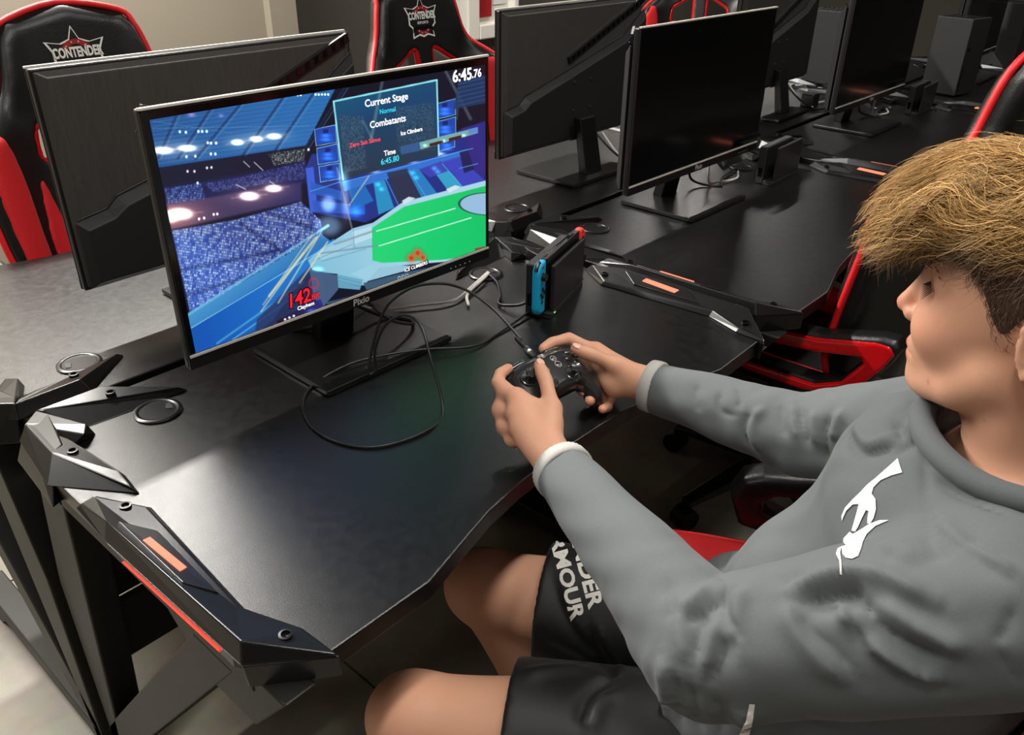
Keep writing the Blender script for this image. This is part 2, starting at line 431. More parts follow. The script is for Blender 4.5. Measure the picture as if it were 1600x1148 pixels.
# white-cased wall cabinet with a red panel and a pinned sheet
wy = Y1 + 0.55
cab = empty('wall_cabinet', (3.62, wy, 0.64), label='white framed wall cabinet with a red inner panel behind the second chair', cat='cabinet')
cx0, cx1 = -0.25, 0.25
MB().box(cx0, cx0 + 0.11, -0.16, 0, 0.0, 1.5).build('frame_side', 'white_trim', cab, bevel=0.01)
MB().box(cx1 - 0.045, cx1, -0.16, 0, 0.0, 1.5).build('frame_side', 'white_trim', cab, bevel=0.01)
MB().box(cx0 + 0.11, cx1 - 0.045, -0.16, 0, 0.0, 0.09).build('frame_sill', 'white_trim', cab, bevel=0.008)
MB().box(cx0 + 0.11, cx1 - 0.045, -0.16, 0, 1.41, 1.5).build('frame_head', 'white_trim', cab, bevel=0.008)
MB().box(cx0 + 0.11, cx1 - 0.045, -0.10, 0, 0.09, 1.41).build('back_panel', 'white_trim', cab)
MB().box(cx0 + 0.15, cx0 + 0.27, -0.115, -0.10, 0.13, 1.36).build('red_panel', 'red_board', cab)
MB().box(cx0 + 0.30, cx0 + 0.42, -0.106, -0.10, 0.2, 1.2).build('paper_sheet', 'paper_white', cab)

# ------------------------------------------------------------------ desks
def mirror_poly(p): return [(-x, *r) for x, *r in p]
def make_desk():
    root = empty('gaming_desk')
    half = [(0.0, -0.005), (0.498, -0.005), (0.533, -0.04), (0.553, -0.16), (0.556, -0.60), (0.549, -0.616), (0.488, -0.679), (0.345, -0.681), (0.305, -0.671),
            (0.25, -0.657), (0.20, -0.645), (0.13, -0.636), (0.06, -0.632), (0.0, -0.631)]
    poly = half + [(-x, y) for x, y in half[::-1][1:-1]]
    MB().prism(poly, 0.722, 0.75).build('desktop', 'desk_top', root, bevel=0.0022, bseg=2)
    for s in (-1, 1):
        F = lambda pts: [(-s * x, y, z) for x, y, z in pts]
        # claw of three fingers at the rear corner
        m = MB()
        T = 0.774
        m.frustum(F([(-0.507, -0.015, T), (-0.41, -0.016, T), (-0.318, -0.083, 0.760), (-0.50, -0.022, T)]), F([(-0.512, -0.004, 0.7505), (-0.40, -0.004, 0.7505), (-0.305, -0.088, 0.7505), (-0.482, -0.075, 0.7505)]))
        m.frustum(F([(-0.534, -0.041, T), (-0.508, -0.016, T), (-0.472, -0.098, 0.770), (-0.484, -0.118, 0.767)]), F([(-0.545, -0.05, 0.7505), (-0.512, -0.003, 0.7505), (-0.464, -0.104, 0.7505), (-0.510, -0.112, 0.7505)]))
        m.frustum(F([(-0.534, -0.042, T), (-0.506, -0.118, 0.770), (-0.492, -0.232, 0.764), (-0.496, -0.274, 0.759), (-0.538, -0.142, T)]), F([(-0.548, -0.04, 0.7505), (-0.500, -0.112, 0.7505), (-0.484, -0.232, 0.7505), (-0.490, -0.284, 0.7505), (-0.566, -0.178, 0.7505)]))
        # outer skirt wrapping the corner edge
        m.frustum(F([(-0.538, -0.142, T - 0.001), (-0.535, -0.041, T - 0.001), (-0.507, -0.015, T - 0.001), (-0.500, -0.04, T - 0.001), (-0.52, -0.13, T - 0.001)]), F([(-0.568, -0.178, 0.715), (-0.556, -0.03, 0.715), (-0.520, -0.001, 0.715), (-0.46, -0.04, 0.715), (-0.50, -0.15, 0.715)]))
        ct = m.build('corner_trim', 'trim_plastic', root, bevel=0.0015)
        for (sx, sy) in ((-0.408, -0.042), (-0.517, -0.155)):
            MB().lathe((-s * sx, sy, 0.766), [(0.0075, 0), (0.0075, 0.0075), (0.005, 0.0078), (0.0045, 0.004), (0.001, 0.004)], 16).build('screw', 'steel_dark', ct, smooth=True, auto=0.6)
        # long side trim with the light bar
        m = MB()
        top = [(-0.556, -0.258, 0.759), (-0.540, -0.268, 0.768), (-0.502, -0.326, 0.759), (-0.521, -0.565, 0.762), (-0.494, -0.634, 0.758), (-0.488, -0.689, 0.755), (-0.553, -0.620, 0.775), (-0.556, -0.335, 0.775)]
        bot = [(-0.562, -0.25, 0.7505), (-0.538, -0.25, 0.7505), (-0.494, -0.322, 0.7505), (-0.513, -0.562, 0.7505), (-0.487, -0.632, 0.7505), (-0.484, -0.692, 0.7505), (-0.561, -0.628, 0.7505), (-0.566, -0.34, 0.7505)]
        m.frustum(F(top), F(bot))
        # skirt below the top, outer side and the chamfered front corner
        m.frustum(F([(-0.566, -0.34, 0.7503), (-0.561, -0.628, 0.7503), (-0.551, -0.62, 0.7503), (-0.557, -0.34, 0.7503)]), F([(-0.562, -0.37, 0.738), (-0.556, -0.61, 0.738), (-0.548, -0.61, 0.738), (-0.556, -0.37, 0.738)]))
        m.frustum(F([(-0.561, -0.628, 0.7503), (-0.484, -0.692, 0.7503), (-0.484, -0.681, 0.7503), (-0.553, -0.616, 0.7503)]), F([(-0.556, -0.625, 0.712), (-0.480, -0.689, 0.716), (-0.484, -0.680, 0.716), (-0.551, -0.612, 0.712)]))
        st = m.build('side_trim', 'trim_plastic', root, bevel=0.002)
        MB().frustum(F([(-0.546, -0.346, 0.7735), (-0.519, -0.386, 0.7650), (-0.527, -0.532, 0.7665), (-0.548, -0.498, 0.7738)]), F([(-0.548, -0.343, 0.766), (-0.517, -0.386, 0.758), (-0.525, -0.536, 0.760), (-0.550, -0.499, 0.766)])).build('lamp_plate', 'trim_plastic', st, bevel=0.0008)
        MB().frustum(F([(-0.543, -0.400, 0.7736), (-0.533, -0.397, 0.7704), (-0.530, -0.474, 0.7690), (-0.540, -0.478, 0.7724)]), F([(-0.543, -0.400, 0.770), (-0.533, -0.397, 0.767), (-0.530, -0.474, 0.765), (-0.540, -0.478, 0.768)])).build('light_bar', 'led_hot', st)
        MB().frustum(F([(-0.5645, -0.375, 0.7378), (-0.561, -0.58, 0.7378), (-0.552, -0.58, 0.7378), (-0.557, -0.375, 0.7378)]), F([(-0.5635, -0.375, 0.7352), (-0.560, -0.58, 0.7352), (-0.552, -0.58, 0.7352), (-0.556, -0.375, 0.7352)])).build('light_strip', 'led_red', st)
        for (sx, sy) in ((-0.522, -0.312), (-0.512, -0.638)):
            MB().lathe((-s * sx, sy, 0.7600), [(0.0075, 0), (0.0075, 0.006), (0.005, 0.0063), (0.0045, 0.003), (0.001, 0.003)], 16).build('screw', 'steel_dark', st, smooth=True, auto=0.6)
        # cable grommet
        gx = -s * -0.372
        g = MB().lathe((gx, -0.112, 0.7495), [(0.036, 0), (0.036, 0.0035), (0.033, 0.0055), (0.029, 0.0052), (0.027, 0.0035), (0.0005, 0.0035)], 40).build('grommet', 'trim_plastic', root, smooth=True, auto=0.7)
        MB().plate([(0, 0)], 'x', 0, 0) if False else MB().prism([(gx + 0.010, -0.118), (gx + 0.018, -0.104), (gx + 0.024, -0.108), (gx + 0.020, -0.124)], 0.753, 0.7542).build('cap_tab', 'black_matte', g)
        # Z shaped side frame (plane x = const), leg of bent steel
        xa, xb = (-0.548, -0.498)
        xs = sorted((-s * xa, -s * xb))
        m = MB()
        m.plate([(-0.085, 0.722), (-0.615, 0.722), (-0.615, 0.688), (-0.14, 0.688)], 'x', *xs)
        m.plate([(-0.49, 0.690), (-0.575, 0.690), (-0.085, 0.100), (0.000, 0.060), (-0.005, 0.105)], 'x', *xs)
        m.plate([(-0.075, 0.722), (-0.152, 0.700), (-0.035, 0.04), (-0.002, 0.04), (-0.002, 0.46)], 'x', *xs)
        m.plate([(0.0, 0.075), (-0.60, 0.075), (-0.62, 0.03), (-0.62, 0.0), (-0.52, 0.0), (-0.48, 0.03), (-0.06, 0.03), (-0.03, 0.0), (0.0, 0.0)], 'x', *xs)
        m.plate([(-0.42, 0.69), (-0.62, 0.715), (-0.675, 0.715), (-0.60, 0.62), (-0.50, 0.62)], 'x', -s * -0.546, -s * -0.505)
        m.build('side_frame', 'frame_steel', root, bevel=0.003)
    # cross members between the side frames
    MB().box(-0.50, 0.50, -0.20, -0.16, 0.676, 0.72).build('crossbar', 'frame_steel', root, bevel=0.003)
    MB().box(-0.50, 0.50, -0.52, -0.48, 0.676, 0.72).build('crossbar', 'frame_steel', root, bevel=0.003)
    MB().box(-0.50, 0.50, -0.078, -0.062, 0.30, 0.42).build('crossbar', 'frame_steel', root, bevel=0.003)
    # cable tray: slotted sheet hung under the rear edge
    m = MB()
    m.box(-0.50, 0.50, -0.065, -0.057, 0.63, 0.675); m.box(-0.50, 0.50, -0.065, -0.057, 0.47, 0.51)
    for k in range(8):
        x = -0.49 + k * 0.14
        m.add([(x, -0.065, 0.50), (x + 0.03, -0.065, 0.50), (x + 0.075, -0.065, 0.635), (x + 0.045, -0.065, 0.635), (x, -0.057, 0.50), (x + 0.03, -0.057, 0.50), (x + 0.075, -0.057, 0.635), (x + 0.045, -0.057, 0.635)], [(0, 1, 2, 3), (7, 6, 5, 4), (0, 4, 5, 1), (1, 5, 6, 2), (2, 6, 7, 3), (3, 7, 4, 0)]) if x < 0.43 else None
    m.build('cable_tray', 'frame_steel', root)
    return root
SEAM = 0.201
desk0 = make_desk(); desk0.scale = (0.982, 1, 1)
DESKS = [((0.033, SEAM - 0.006, 0), 0, 'black gaming desk in front of the seated player, red light bars glowing'),
         ((1.150, SEAM - 0.006, 0), 0, 'black gaming desk beyond the blue and red handheld console, carrying the first dark screen'),
         ((2.305, SEAM - 0.006, 0), 0, 'third black gaming desk of the near row, behind the player\'s hair'),
         ((3.47, SEAM - 0.006, 0), 0, 'furthest black gaming desk of the near row, with the tall console tower'),
         ((0.020, SEAM + 0.006, 0), math.pi, 'black gaming desk facing the player, behind the lit monitor'),
         ((1.135, SEAM + 0.006, 0), math.pi, 'black gaming desk under the monitor seen from behind, opposite row'),
         ((2.295, SEAM + 0.006, 0), math.pi, 'third black gaming desk of the opposite row, under the half hidden monitor back'),
         ((3.46, SEAM + 0.006, 0), math.pi, 'last black gaming desk of the opposite row, with a console tower at its end')]
for i, (loc, rz, lab) in enumerate(DESKS):
    o = desk0 if i == 0 else copy_tree(desk0)
    o.location = loc; o.rotation_euler = (0, 0, rz)
    tag(o, lab, 'desk', 'black gaming desks in two rows back to back')
# ------------------------------------------------------------------ monitors (front faces -y, origin on the desk below the panel's front plane)
MW, MH, MZ = 0.614, 0.365, 0.090
def make_monitor(name='monitor'):
    root = empty(name)
    x0, x1, z0, z1 = -MW / 2, MW / 2, MZ, MZ + MH
    # housing: thin panel
    MB().box(x0, x1, 0.002, 0.016, z0, z1).build('panel', 'black_plastic', root, bevel=0.003)
    # front bezel: four bars standing slightly proud of the glass
    m = MB()
    m.box(x0, x0 + 0.004, -0.001, 0.002, z0, z1); m.box(x1 - 0.004, x1, -0.001, 0.002, z0, z1)
    m.box(x0, x1, -0.001, 0.002, z1 - 0.004, z1); m.box(x0, x1, -0.002, 0.002, z0, z0 + 0.020)
    m.build('bezel', 'black_plastic', root, bevel=0.0006)
    MB().box(x0, x1, -0.0022, 0.004, z1 - 0.0005, z1 + 0.0025).build('top_edge', 'bezel_edge', root)
    MB().box(x0 + 0.002, x1 - 0.002, -0.0032, -0.001, z0 + 0.019, z0 + 0.0225).build('chin_edge', 'bezel_edge', root)
    MB().box(x0 + 0.004, x1 - 0.004, -0.0004, 0.002, z0 + 0.021, z1 - 0.004).build('glass', 'screen_off', root)
    text_obj('Pixio', 0.017, 'print_grey', root, frame((0.0, -0.0024, z0 + 0.0095), (1, 0, 0), (0, 0, 1)), name='maker_mark', bold=0.0003, shear=0.1)
    for k in range(5):
        MB().box(0.205 + k * 0.012, 0.2075 + k * 0.012, -0.0024, -0.0018, z0 + 0.006, z0 + 0.0075).build('button_mark', 'print_grey', root)
    # back: upper brushed shell, lower raised block with the slanted edge, vents along the slant
    MB().frustum([(x0 + 0.02, 0.027, z0 + 0.02), (x1 - 0.02, 0.027, z0 + 0.02), (x1 - 0.02, 0.027, z1 - 0.014), (x0 + 0.02, 0.027, z1 - 0.014)],
                 [(x0 + 0.004, 0.016, z0 + 0.004), (x1 - 0.004, 0.016, z0 + 0.004), (x1 - 0.004, 0.016, z1 - 0.004), (x0 + 0.004, 0.016, z1 - 0.004)]).build('back_shell', 'brushed_black', root, bevel=0.002)
    # seen from behind, +x is at the observer's left
    L, R = x1 - 0.006, x0 + 0.006
    prof = [(L, z0 + 0.125), (L - 0.055, z0 + 0.135), (L - 0.075, z0 + 0.152), (0.06, z0 + 0.193), (R + 0.10, z0 + 0.262), (R, z0 + 0.330), (R, z0 + 0.006), (L, z0 + 0.006)]
    prof2 = [(L - 0.012, z0 + 0.112), (L - 0.06, z0 + 0.122), (L - 0.085, z0 + 0.138), (0.055, z0 + 0.180), (R + 0.105, z0 + 0.248), (R + 0.012, z0 + 0.310), (R + 0.012, z0 + 0.02), (L - 0.012, z0 + 0.02)]
    MB().frustum([(x, 0.047, z) for x, z in prof2], [(x, 0.027, z) for x, z in prof]).build('back_block', 'black_matte', root, bevel=0.002)
    # vent strip: a raised rail with slots above the slanted edge
    a = np.array([0.045, z0 + 0.215]); b = np.array([R + 0.006, z0 + 0.349]); dxz = b - a; Ln = np.linalg.norm(dxz); t = dxz / Ln; nrm = np.array([-t[1], t[0]]) * -1
    if nrm[1] < 0: nrm = -nrm
    rail = [a, b, b + nrm * 0.018, a + nrm * 0.018]
    vr = MB().plate([tuple(p) for p in rail], 'y', 0.026, 0.034).build('vent_rail', 'black_plastic', root, bevel=0.001)
    for k in range(15):
        p = a + t * (0.012 + k * Ln / 15.6)
        q = [p + nrm * 0.003, p + t * 0.010 + nrm * 0.003, p + t * 0.014 + nrm * 0.015, p + t * 0.004 + nrm * 0.015]
        MB().plate([tuple(z) for z in q], 'y', 0.0335, 0.0352).build('vent_slot', 'screen_off', vr)
    # plate joint line under the rail
    MB().add(*tube_mesh([(L - 0.004, 0.030, z0 + 0.128), (L - 0.056, 0.031, z0 + 0.138), (L - 0.076, 0.031, z0 + 0.155), (0.06, 0.031, z0 + 0.197), (R + 0.10, 0.031, z0 + 0.266), (R, 0.031, z0 + 0.334)], 0.0012, 6)).build('edge_line', 'steel_dark', root)
    for sx in (-0.0375, 0.0375):
        for sz in (-0.0375, 0.0375):
            # mount screws
            MB().add(*tube_mesh([(sx, 0.046, z0 + 0.13 + sz), (sx, 0.0495, z0 + 0.13 + sz)], 0.0042, 12)).build('mount_screw', 'steel', root)
    # stand: slanted neck and rectangular foot
    MB().frustum([(-0.034, 0.047, z0 + 0.075), (0.034, 0.047, z0 + 0.075), (0.034, 0.070, z0 + 0.072), (-0.034, 0.070, z0 + 0.072)],
                 [(-0.036, 0.075, 0.010), (0.036, 0.075, 0.010), (0.036, 0.105, 0.010), (-0.036, 0.105, 0.010)]).build('neck', 'trim_plastic', root, bevel=0.003)
    MB().box(-0.1335, 0.1335, -0.078, 0.137, 0.002, 0.011).build('foot_plate', 'trim_plastic', root, bevel=0.0015)
    MB().box(-0.118, 0.118, -0.062, 0.122, 0.0, 0.002).build('foot_pad', 'black_matte', root)
    MB().box(-0.05, 0.05, 0.047, 0.052, z0 + 0.012, z0 + 0.052).build('port_cover', 'black_plastic', root)
    return root
mon0 = make_monitor()
MONS = [((0.003, 0.0, 0.75), -0.025, 0.0, 'lit monitor showing a stadium game in front of the player'),
        ((1.114, 0.008, 0.75), -0.02, 0, 'dark monitor with its glossy screen towards the chairs, beside the empty console dock'),
        ((2.303, 0.012, 0.75), -0.02, 0, 'dark monitor further along the row, above the player\'s hair'),
        ((3.62, 0.03, 0.75), 0.0, 0, 'furthest dark monitor, at the picture\'s top edge behind the console tower'),
        ((0.026, 0.408, 0.75), math.pi + 0.006, 0, 'brushed black monitor back standing behind the lit monitor'),
        ((1.140, 0.452, 0.75), math.pi - 0.01, 0, 'monitor seen from behind with its foot in view, beside the lit monitor'),
        ((2.270, 0.405, 0.75), math.pi + 0.03, 0, 'monitor back half hidden behind the first dark monitor')]
monitors = []
for i, (loc, rz, rx, lab) in enumerate(MONS):
    o = mon0 if i == 0 else copy_tree(mon0)
    o.location = loc; o.rotation_euler = (rx, 0, rz); tag(o, lab, 'monitor', 'widescreen monitors on the desks'); monitors.append(o)
# ------------------------------------------------------------------ the picture on the lit screen: a fine grid of cells with one colour each
def screen_material():
    m = bpy.data.materials.new('screen_picture'); m.use_nodes = True; MATS['screen_picture'] = m
    nt = m.node_tree; b = nt.nodes['Principled BSDF']
    a = nt.nodes.new('ShaderNodeAttribute'); a.attribute_name = 'picture'
    b.inputs['Base Color'].default_value = (0.01, 0.01, 0.012, 1); b.inputs['Roughness'].default_value = 0.3
    nt.links.new(a.outputs['Color'], b.inputs['Emission Color']); b.inputs['Emission Strength'].default_value = 1.0
screen_material()
for nm, c, e in (('pix_white', '#ffffff', 1.0), ('pix_cyan', '#35c8e0', 0.9), ('pix_red', '#f0404e', 0.9), ('pix_hot', '#e01828', 1.0), ('pix_black', '#120408', 0.02)):
    mat(nm, c, 0.4, emit=c, es=e)
SX0, SX1, SZ0, SZ1 = -MW / 2 + 0.012, MW / 2 - 0.008, MZ + 0.0235, MZ + MH - 0.013
def homography(src, dst):
    A = []
    for (x, y), (u, v) in zip(src, dst):
        A.append([x, y, 1, 0, 0, 0, -u * x, -u * y, -u]); A.append([0, 0, 0, x, y, 1, -v * x, -v * y, -v])
    return np.linalg.svd(np.array(A, float))[2][-1].reshape(3, 3)
PICQ = [(238, 193), (757, 112), (757, 383), (295, 552)]     # where the picture's own layout was measured
H_uv2p = homography([(0, 0), (1, 0), (1, 1), (0, 1)], PICQ); H_p2uv = np.linalg.inv(H_uv2p)
def p2uv(p):
    q = H_p2uv @ np.array([p[0], p[1], 1.0]); return q[:2] / q[2]
def paint_screen(parent):
    nu, nv = 560, 316
    U, V = np.meshgrid((np.arange(nu) + 0.5) / nu, (np.arange(nv) + 0.5) / nv)
    q = np.stack([U.ravel(), V.ravel(), np.ones(U.size)], 1) @ H_uv2p.T
    P = q[:, :2] / q[:, 2:]; X, Y = P[:, 0], P[:, 1]
    C = np.tile(np.array([9, 12, 34.0]) / 255, (len(P), 1))
    K = lambda pts: np.array([(220 + 0.35 * x, 90 + 0.35 * y) for x, y in pts])
    def mask(poly, fe=0.8): return np.clip(0.5 - poly_dist(P, np.array(poly, float)) / fe, 0, 1)
    def blend(m, col):
        nonlocal C
        col = np.array(col, float) / 255; C = C * (1 - m[:, None]) + m[:, None] * col
    def fill(poly, col, fe=0.8, al=1.0): blend(mask(poly, fe) * al, col)
    def grad(poly, p0, c0, p1, c1, fe=0.8, al=1.0):
        nonlocal C
        p0 = np.array(p0, float); d = np.array(p1) - p0; t = np.clip((P - p0) @ d / (d @ d), 0, 1)[:, None]
        col = (np.array(c0) * (1 - t) + np.array(c1) * t) / 255; m = mask(poly, fe)[:, None] * al; C = C * (1 - m) + m * col
    def line(a, b, w, col, al=1.0, fe=0.7):
        a = np.array(a, float); e = np.array(b) - a; t = np.clip((P - a) @ e / (e @ e), 0, 1)
        d = np.linalg.norm(P - a - t[:, None] * e, axis=1) - w / 2; blend(np.clip(0.5 - d / fe, 0, 1) * al, col)
    def glow(c, rx, ry, col, s=1.0, pw=1.0):
        nonlocal C
        d2 = ((X - c[0]) / rx) ** 2 + ((Y - c[1]) / ry) ** 2
        C = C + np.exp(-d2 ** pw)[:, None] * np.array(col) / 255 * s
    r2 = np.random.default_rng(9)
    cells = r2.random((400, 400, 3))
    def crowd(poly, sz, lo, hi, al=1.0, seed=0):
        nonlocal C
        ix = (((X * 0.98 + Y * 0.2) / sz).astype(int) + seed) % 400; iy = (((Y - 0.15 * X) / (sz * 1.5)).astype(int) + seed * 3) % 400
        b = cells[ix, iy, 0] ** 1.1; fx_ = ((X * 0.98 + Y * 0.2) / sz) % 1; fy_ = ((Y - 0.15 * X) / (sz * 1.5)) % 1
        b = b * np.clip(1.5 - 2.2 * np.hypot(fx_ - 0.5, (fy_ - 0.5)), 0, 1) + 0.12 * cells[ix, iy, 1]
        col = (np.array(lo) * (1 - b[:, None]) + np.array(hi) * b[:, None]) / 255
        m = mask(poly, 2.0)[:, None] * al; C = C * (1 - m) + m * col
    # hall roof with slats and girders
    roof = K([(30, 255), (905, 120), (745, 405), (60, 505)])
    grad(roof, (240, 190), (26, 78, 140), (470, 230), (34, 104, 172), 2)
    for k in range(15):
        y0 = 255 + k * 18
        line(K([(30, y0)])[0], K([(900, y0 - 118)])[0], 2.2, (58, 128, 190), 0.45, 3) if k < 14 else None
    fill(K([(905, 120), (1120, 80), (980, 330), (745, 405)]), (8, 10, 30), 2, 0.95)
    fill(K([(745, 405), (60, 505), (60, 540), (740, 440)]), (10, 12, 36), 3)
    for x0, x1 in ((190, 60), (350, 150), (480, 230), (640, 430), (760, 560), (880, 690)):
        line(K([(x0 + 40, 160)])[0], K([(x1 + 20, 460)])[0], 3.2, (18, 42, 84), 0.7, 1.5); line(K([(x0 + 56, 160)])[0], K([(x1 + 36, 460)])[0], 1.2, (95, 165, 205), 0.5, 1.2)
    line(K([(60, 330)])[0], K([(760, 320)])[0], 1, (120, 170, 200), 0.4); line(K([(70, 300)])[0], K([(420, 350)])[0], 0.8, (120, 170, 200), 0.4)
    glow(K([(240, 272)])[0], 6, 3, (150, 60, 90), 0.9); glow(K([(372, 276)])[0], 4, 2.5, (120, 50, 80), 0.8)
    # middle tier
    fill(K([(60, 505), (745, 410), (745, 500), (100, 590)]), (12, 15, 44), 4)
    crowd(K([(575, 440), (740, 415), (735, 470), (600, 490)]), 2.0, (10, 14, 26), (170, 190, 180), 0.9, 5)
    fill(K([(105, 585), (740, 480), (760, 560), (110, 690)]), (22, 26, 74), 6)
    crowd(K([(105, 590), (270, 565), (290, 640), (118, 655)]), 2.4, (20, 28, 86), (110, 150, 230), 0.9, 2)
    crowd(K([(285, 565), (430, 545), (740, 470), (735, 545), (320, 605)]), 2.2, (24, 26, 80), (100, 120, 200), 0.75, 7)
    grad(K([(115, 660), (720, 560), (720, 640), (125, 770)]), (260, 320), (92, 66, 96), (470, 300), (44, 44, 98), 4, 0.9)
    # lower tier: the big crowd
    low = K([(130, 775), (420, 725), (715, 645), (800, 725), (810, 800), (500, 1000), (205, 1200), (190, 1100)])
    crowd(low, 2.9, (34, 58, 160), (215, 238, 255), 1.0, 1)
    for a, b in (((440, 740), (650, 880)), ((150, 950), (600, 860)), ((560, 690), (800, 770)), ((170, 1060), (520, 960))):
        line(K([a])[0], K([b])[0], 5, (20, 26, 78), 0.6, 6)
    grad(low, (330, 350), (10, 16, 60), (300, 400), (70, 130, 225), 4, 0.22)
    # blue pitch wall sweeping along the lower edge
    grad([(283, 492), (340, 460), (500, 365), (530, 385), (470, 430), (430, 480), (400, 520), (290, 570)], (300, 480), (70, 150, 205), (360, 560), (10, 74, 158), 1.5)
    grad([(286, 515), (520, 372), (528, 382), (470, 432), (420, 500), (290, 560)], (300, 500), (12, 84, 178), (470, 430), (30, 120, 205), 1.2)
    line((284, 492), (512, 352), 4, (110, 190, 225), 0.8, 2); line((290, 512), (520, 378), 1.6, (150, 215, 235), 0.7)
    line((330, 536), (470, 440), 3, (90, 175, 215), 0.7, 2); line((355, 530), (470, 452), 2, (120, 200, 225), 0.7, 1.5)
    fill([(395, 498), (476, 420), (500, 395), (505, 470), (500, 490), (420, 525), (390, 525)], (38, 52, 96), 3, 0.85)
    # blue machinery behind the field
    grad(K([(740, 500), (755, 690), (1000, 735), (1180, 650), (1560, 560), (1560, 290), (1440, 330), (905, 545), (890, 430), (770, 440)]), (480, 250), (34, 52, 130), (740, 280), (30, 44, 130), 2)
    for pts, col in (([(900, 560), (1330, 450), (1480, 410), (1480, 440), (910, 600)], (52, 120, 215)), ([(740, 500), (775, 495), (790, 690), (756, 690)], (60, 100, 220)),
                     ([(760, 560), (900, 600), (900, 640), (765, 610)], (38, 92, 190)), ([(765, 640), (1000, 660), (1000, 700), (775, 690)], (44, 88, 190)),
                     ([(1100, 520), (1190, 500), (1260, 640), (1150, 660)], (44, 48, 70)), ([(1040, 560), (1090, 550), (1130, 670), (1060, 700)], (40, 150, 200)),
                     ([(1190, 510), (1240, 500), (1330, 620), (1260, 640)], (38, 130, 196)), ([(1290, 490), (1345, 478), (1450, 590), (1380, 610)], (52, 170, 205)),
                     ([(1240, 505), (1340, 470), (1400, 500), (1290, 540)], (58, 66, 176)), ([(1350, 470), (1420, 450), (1540, 560), (1440, 590)], (60, 70, 190)),
                     ([(1420, 430), (1500, 405), (1500, 500), (1440, 520)], (26, 28, 78)), ([(1430, 330), (1510, 310), (1540, 520), (1490, 520)], (48, 40, 130)),
                     ([(930, 590), (1000, 570), (1040, 640), (950, 680)], (30, 110, 190))):
        fill(K(pts), col, 1.2, 0.92)
    for a, b in (((1200, 510), (1280, 635)), ((1095, 545), (1150, 660)), ((1345, 480), (1450, 600)), ((905, 560), (1480, 415)), ((1420, 500), (1500, 480)), ((760, 600), (890, 560))):
        line(K([a])[0], K([b])[0], 1.2, (90, 170, 240), 0.8)
    for p in ((1060, 570), (1075, 590), (1215, 520), (1230, 540), (1310, 500), (1325, 515)): glow(K([p])[0], 4, 3, (60, 200, 210), 0.45)
    for p in ((1040, 512), (1205, 470), (1330, 438)): glow(K([p])[0], 9, 2.6, (230, 245, 255), 0.9)
    # side screens beside the board
    for qd in ([(785, 335), (878, 315), (882, 390), (790, 405)], [(792, 415), (884, 396), (890, 470), (797, 485)], [(800, 494), (890, 478), (893, 545), (805, 560)],
               [(1310, 230), (1405, 205), (1405, 272), (1312, 295)], [(1312, 305), (1405, 282), (1405, 350), (1316, 372)], [(1330, 395), (1400, 378), (1400, 408), (1332, 428)]):
        k = K(qd); fill(k, (26, 68, 168), 0.8); c = k.mean(0); glow(c, 7, 3, (40, 90, 160), 0.8); glow(c + [0, 6], 8, 2.5, (40, 110, 190), 0.7); fill([c + (-4, -9), c + (4, -10), c + (4, -4), c + (-4, -3)], (14, 26, 84), 0.8, 0.8)
        for i in range(4): line(k[i], k[(i + 1) % 4], 1.0, (150, 210, 240), 0.8)
    # the message board
    bd = K([(872, 216), (1325, 127), (1330, 445), (905, 548)])
    grad(bd, (600, 150), (8, 128, 150), (610, 178), (20, 66, 108), 1); grad(bd, (610, 176), (20, 66, 108), (620, 270), (44, 50, 62), 1, 0.8)
    crowd(K([(895, 275), (1000, 280), (1010, 500), (915, 520)]), 1.6, (28, 50, 72), (120, 150, 170), 0.5, 3); crowd(K([(1140, 240), (1315, 220), (1315, 420), (1150, 430)]), 1.6, (28, 46, 66), (110, 140, 160), 0.45, 8)
    for i, w in ((0, 2.6), (1, 2.4), (3, 2.6)): line(bd[i], bd[(i + 1) % 4], w, (150, 238, 245), 0.95)
    glow(K([(905, 545)])[0], 7, 12, (120, 200, 255), 0.5)
    # search lights
    for a, b, w in (((1095, 95), (1035, 370), 4), ((1345, 55), (1470, 290), 4), ((1420, 175), (1410, 290), 2), ((1000, 300), (1040, 380), 2)):
        line(K([a])[0], K([b])[0], w, (170, 200, 180), 0.4, 4)
    # crane arm in silver over the board's corner
    fill(K([(1160, 408), (1245, 388), (1248, 425), (1165, 442)]), (52, 92, 150), 1, 0.9)
    fill(K([(1245, 390), (1500, 325), (1502, 350), (1250, 420)]), (118, 170, 170), 0.9); fill(K([(1290, 395), (1350, 380), (1350, 392), (1290, 408)]), (70, 30, 26), 0.9); fill(K([(1375, 372), (1430, 358), (1430, 372), (1375, 388)]), (70, 30, 26), 0.9)
    for p in ((1270, 403), (1352, 383), (1440, 360)): glow(K([p])[0], 3, 2, (120, 160, 140), 0.8)
    fill(K([(1460, 335), (1502, 325), (1502, 348), (1462, 356)]), (90, 140, 210), 0.8)
    # upper right lattice roof
    fill(K([(1420, 130), (1560, 100), (1560, 220), (1395, 250)]), (26, 56, 100), 1.5, 0.85)
    for k in range(6): line(K([(1415, 145 + k * 18)])[0], K([(1560, 112 + k * 18)])[0], 1.2, (50, 100, 150), 0.6)
    # field: pale rim, green turf, white marks
    rim = K([(740, 900), (800, 850), (945, 760), (1035, 735), (1170, 645), (1560, 545), (1560, 880), (1340, 905), (1060, 930), (990, 1010), (880, 1000), (870, 960), (760, 950)])
    grad(rim, (480, 420), (128, 190, 216), (640, 340), (170, 214, 232), 1)
    fill(K([(1028, 760), (1175, 665), (1560, 568), (1560, 868), (1340, 895), (1075, 910), (1030, 900)]), (26, 206, 110), 1)
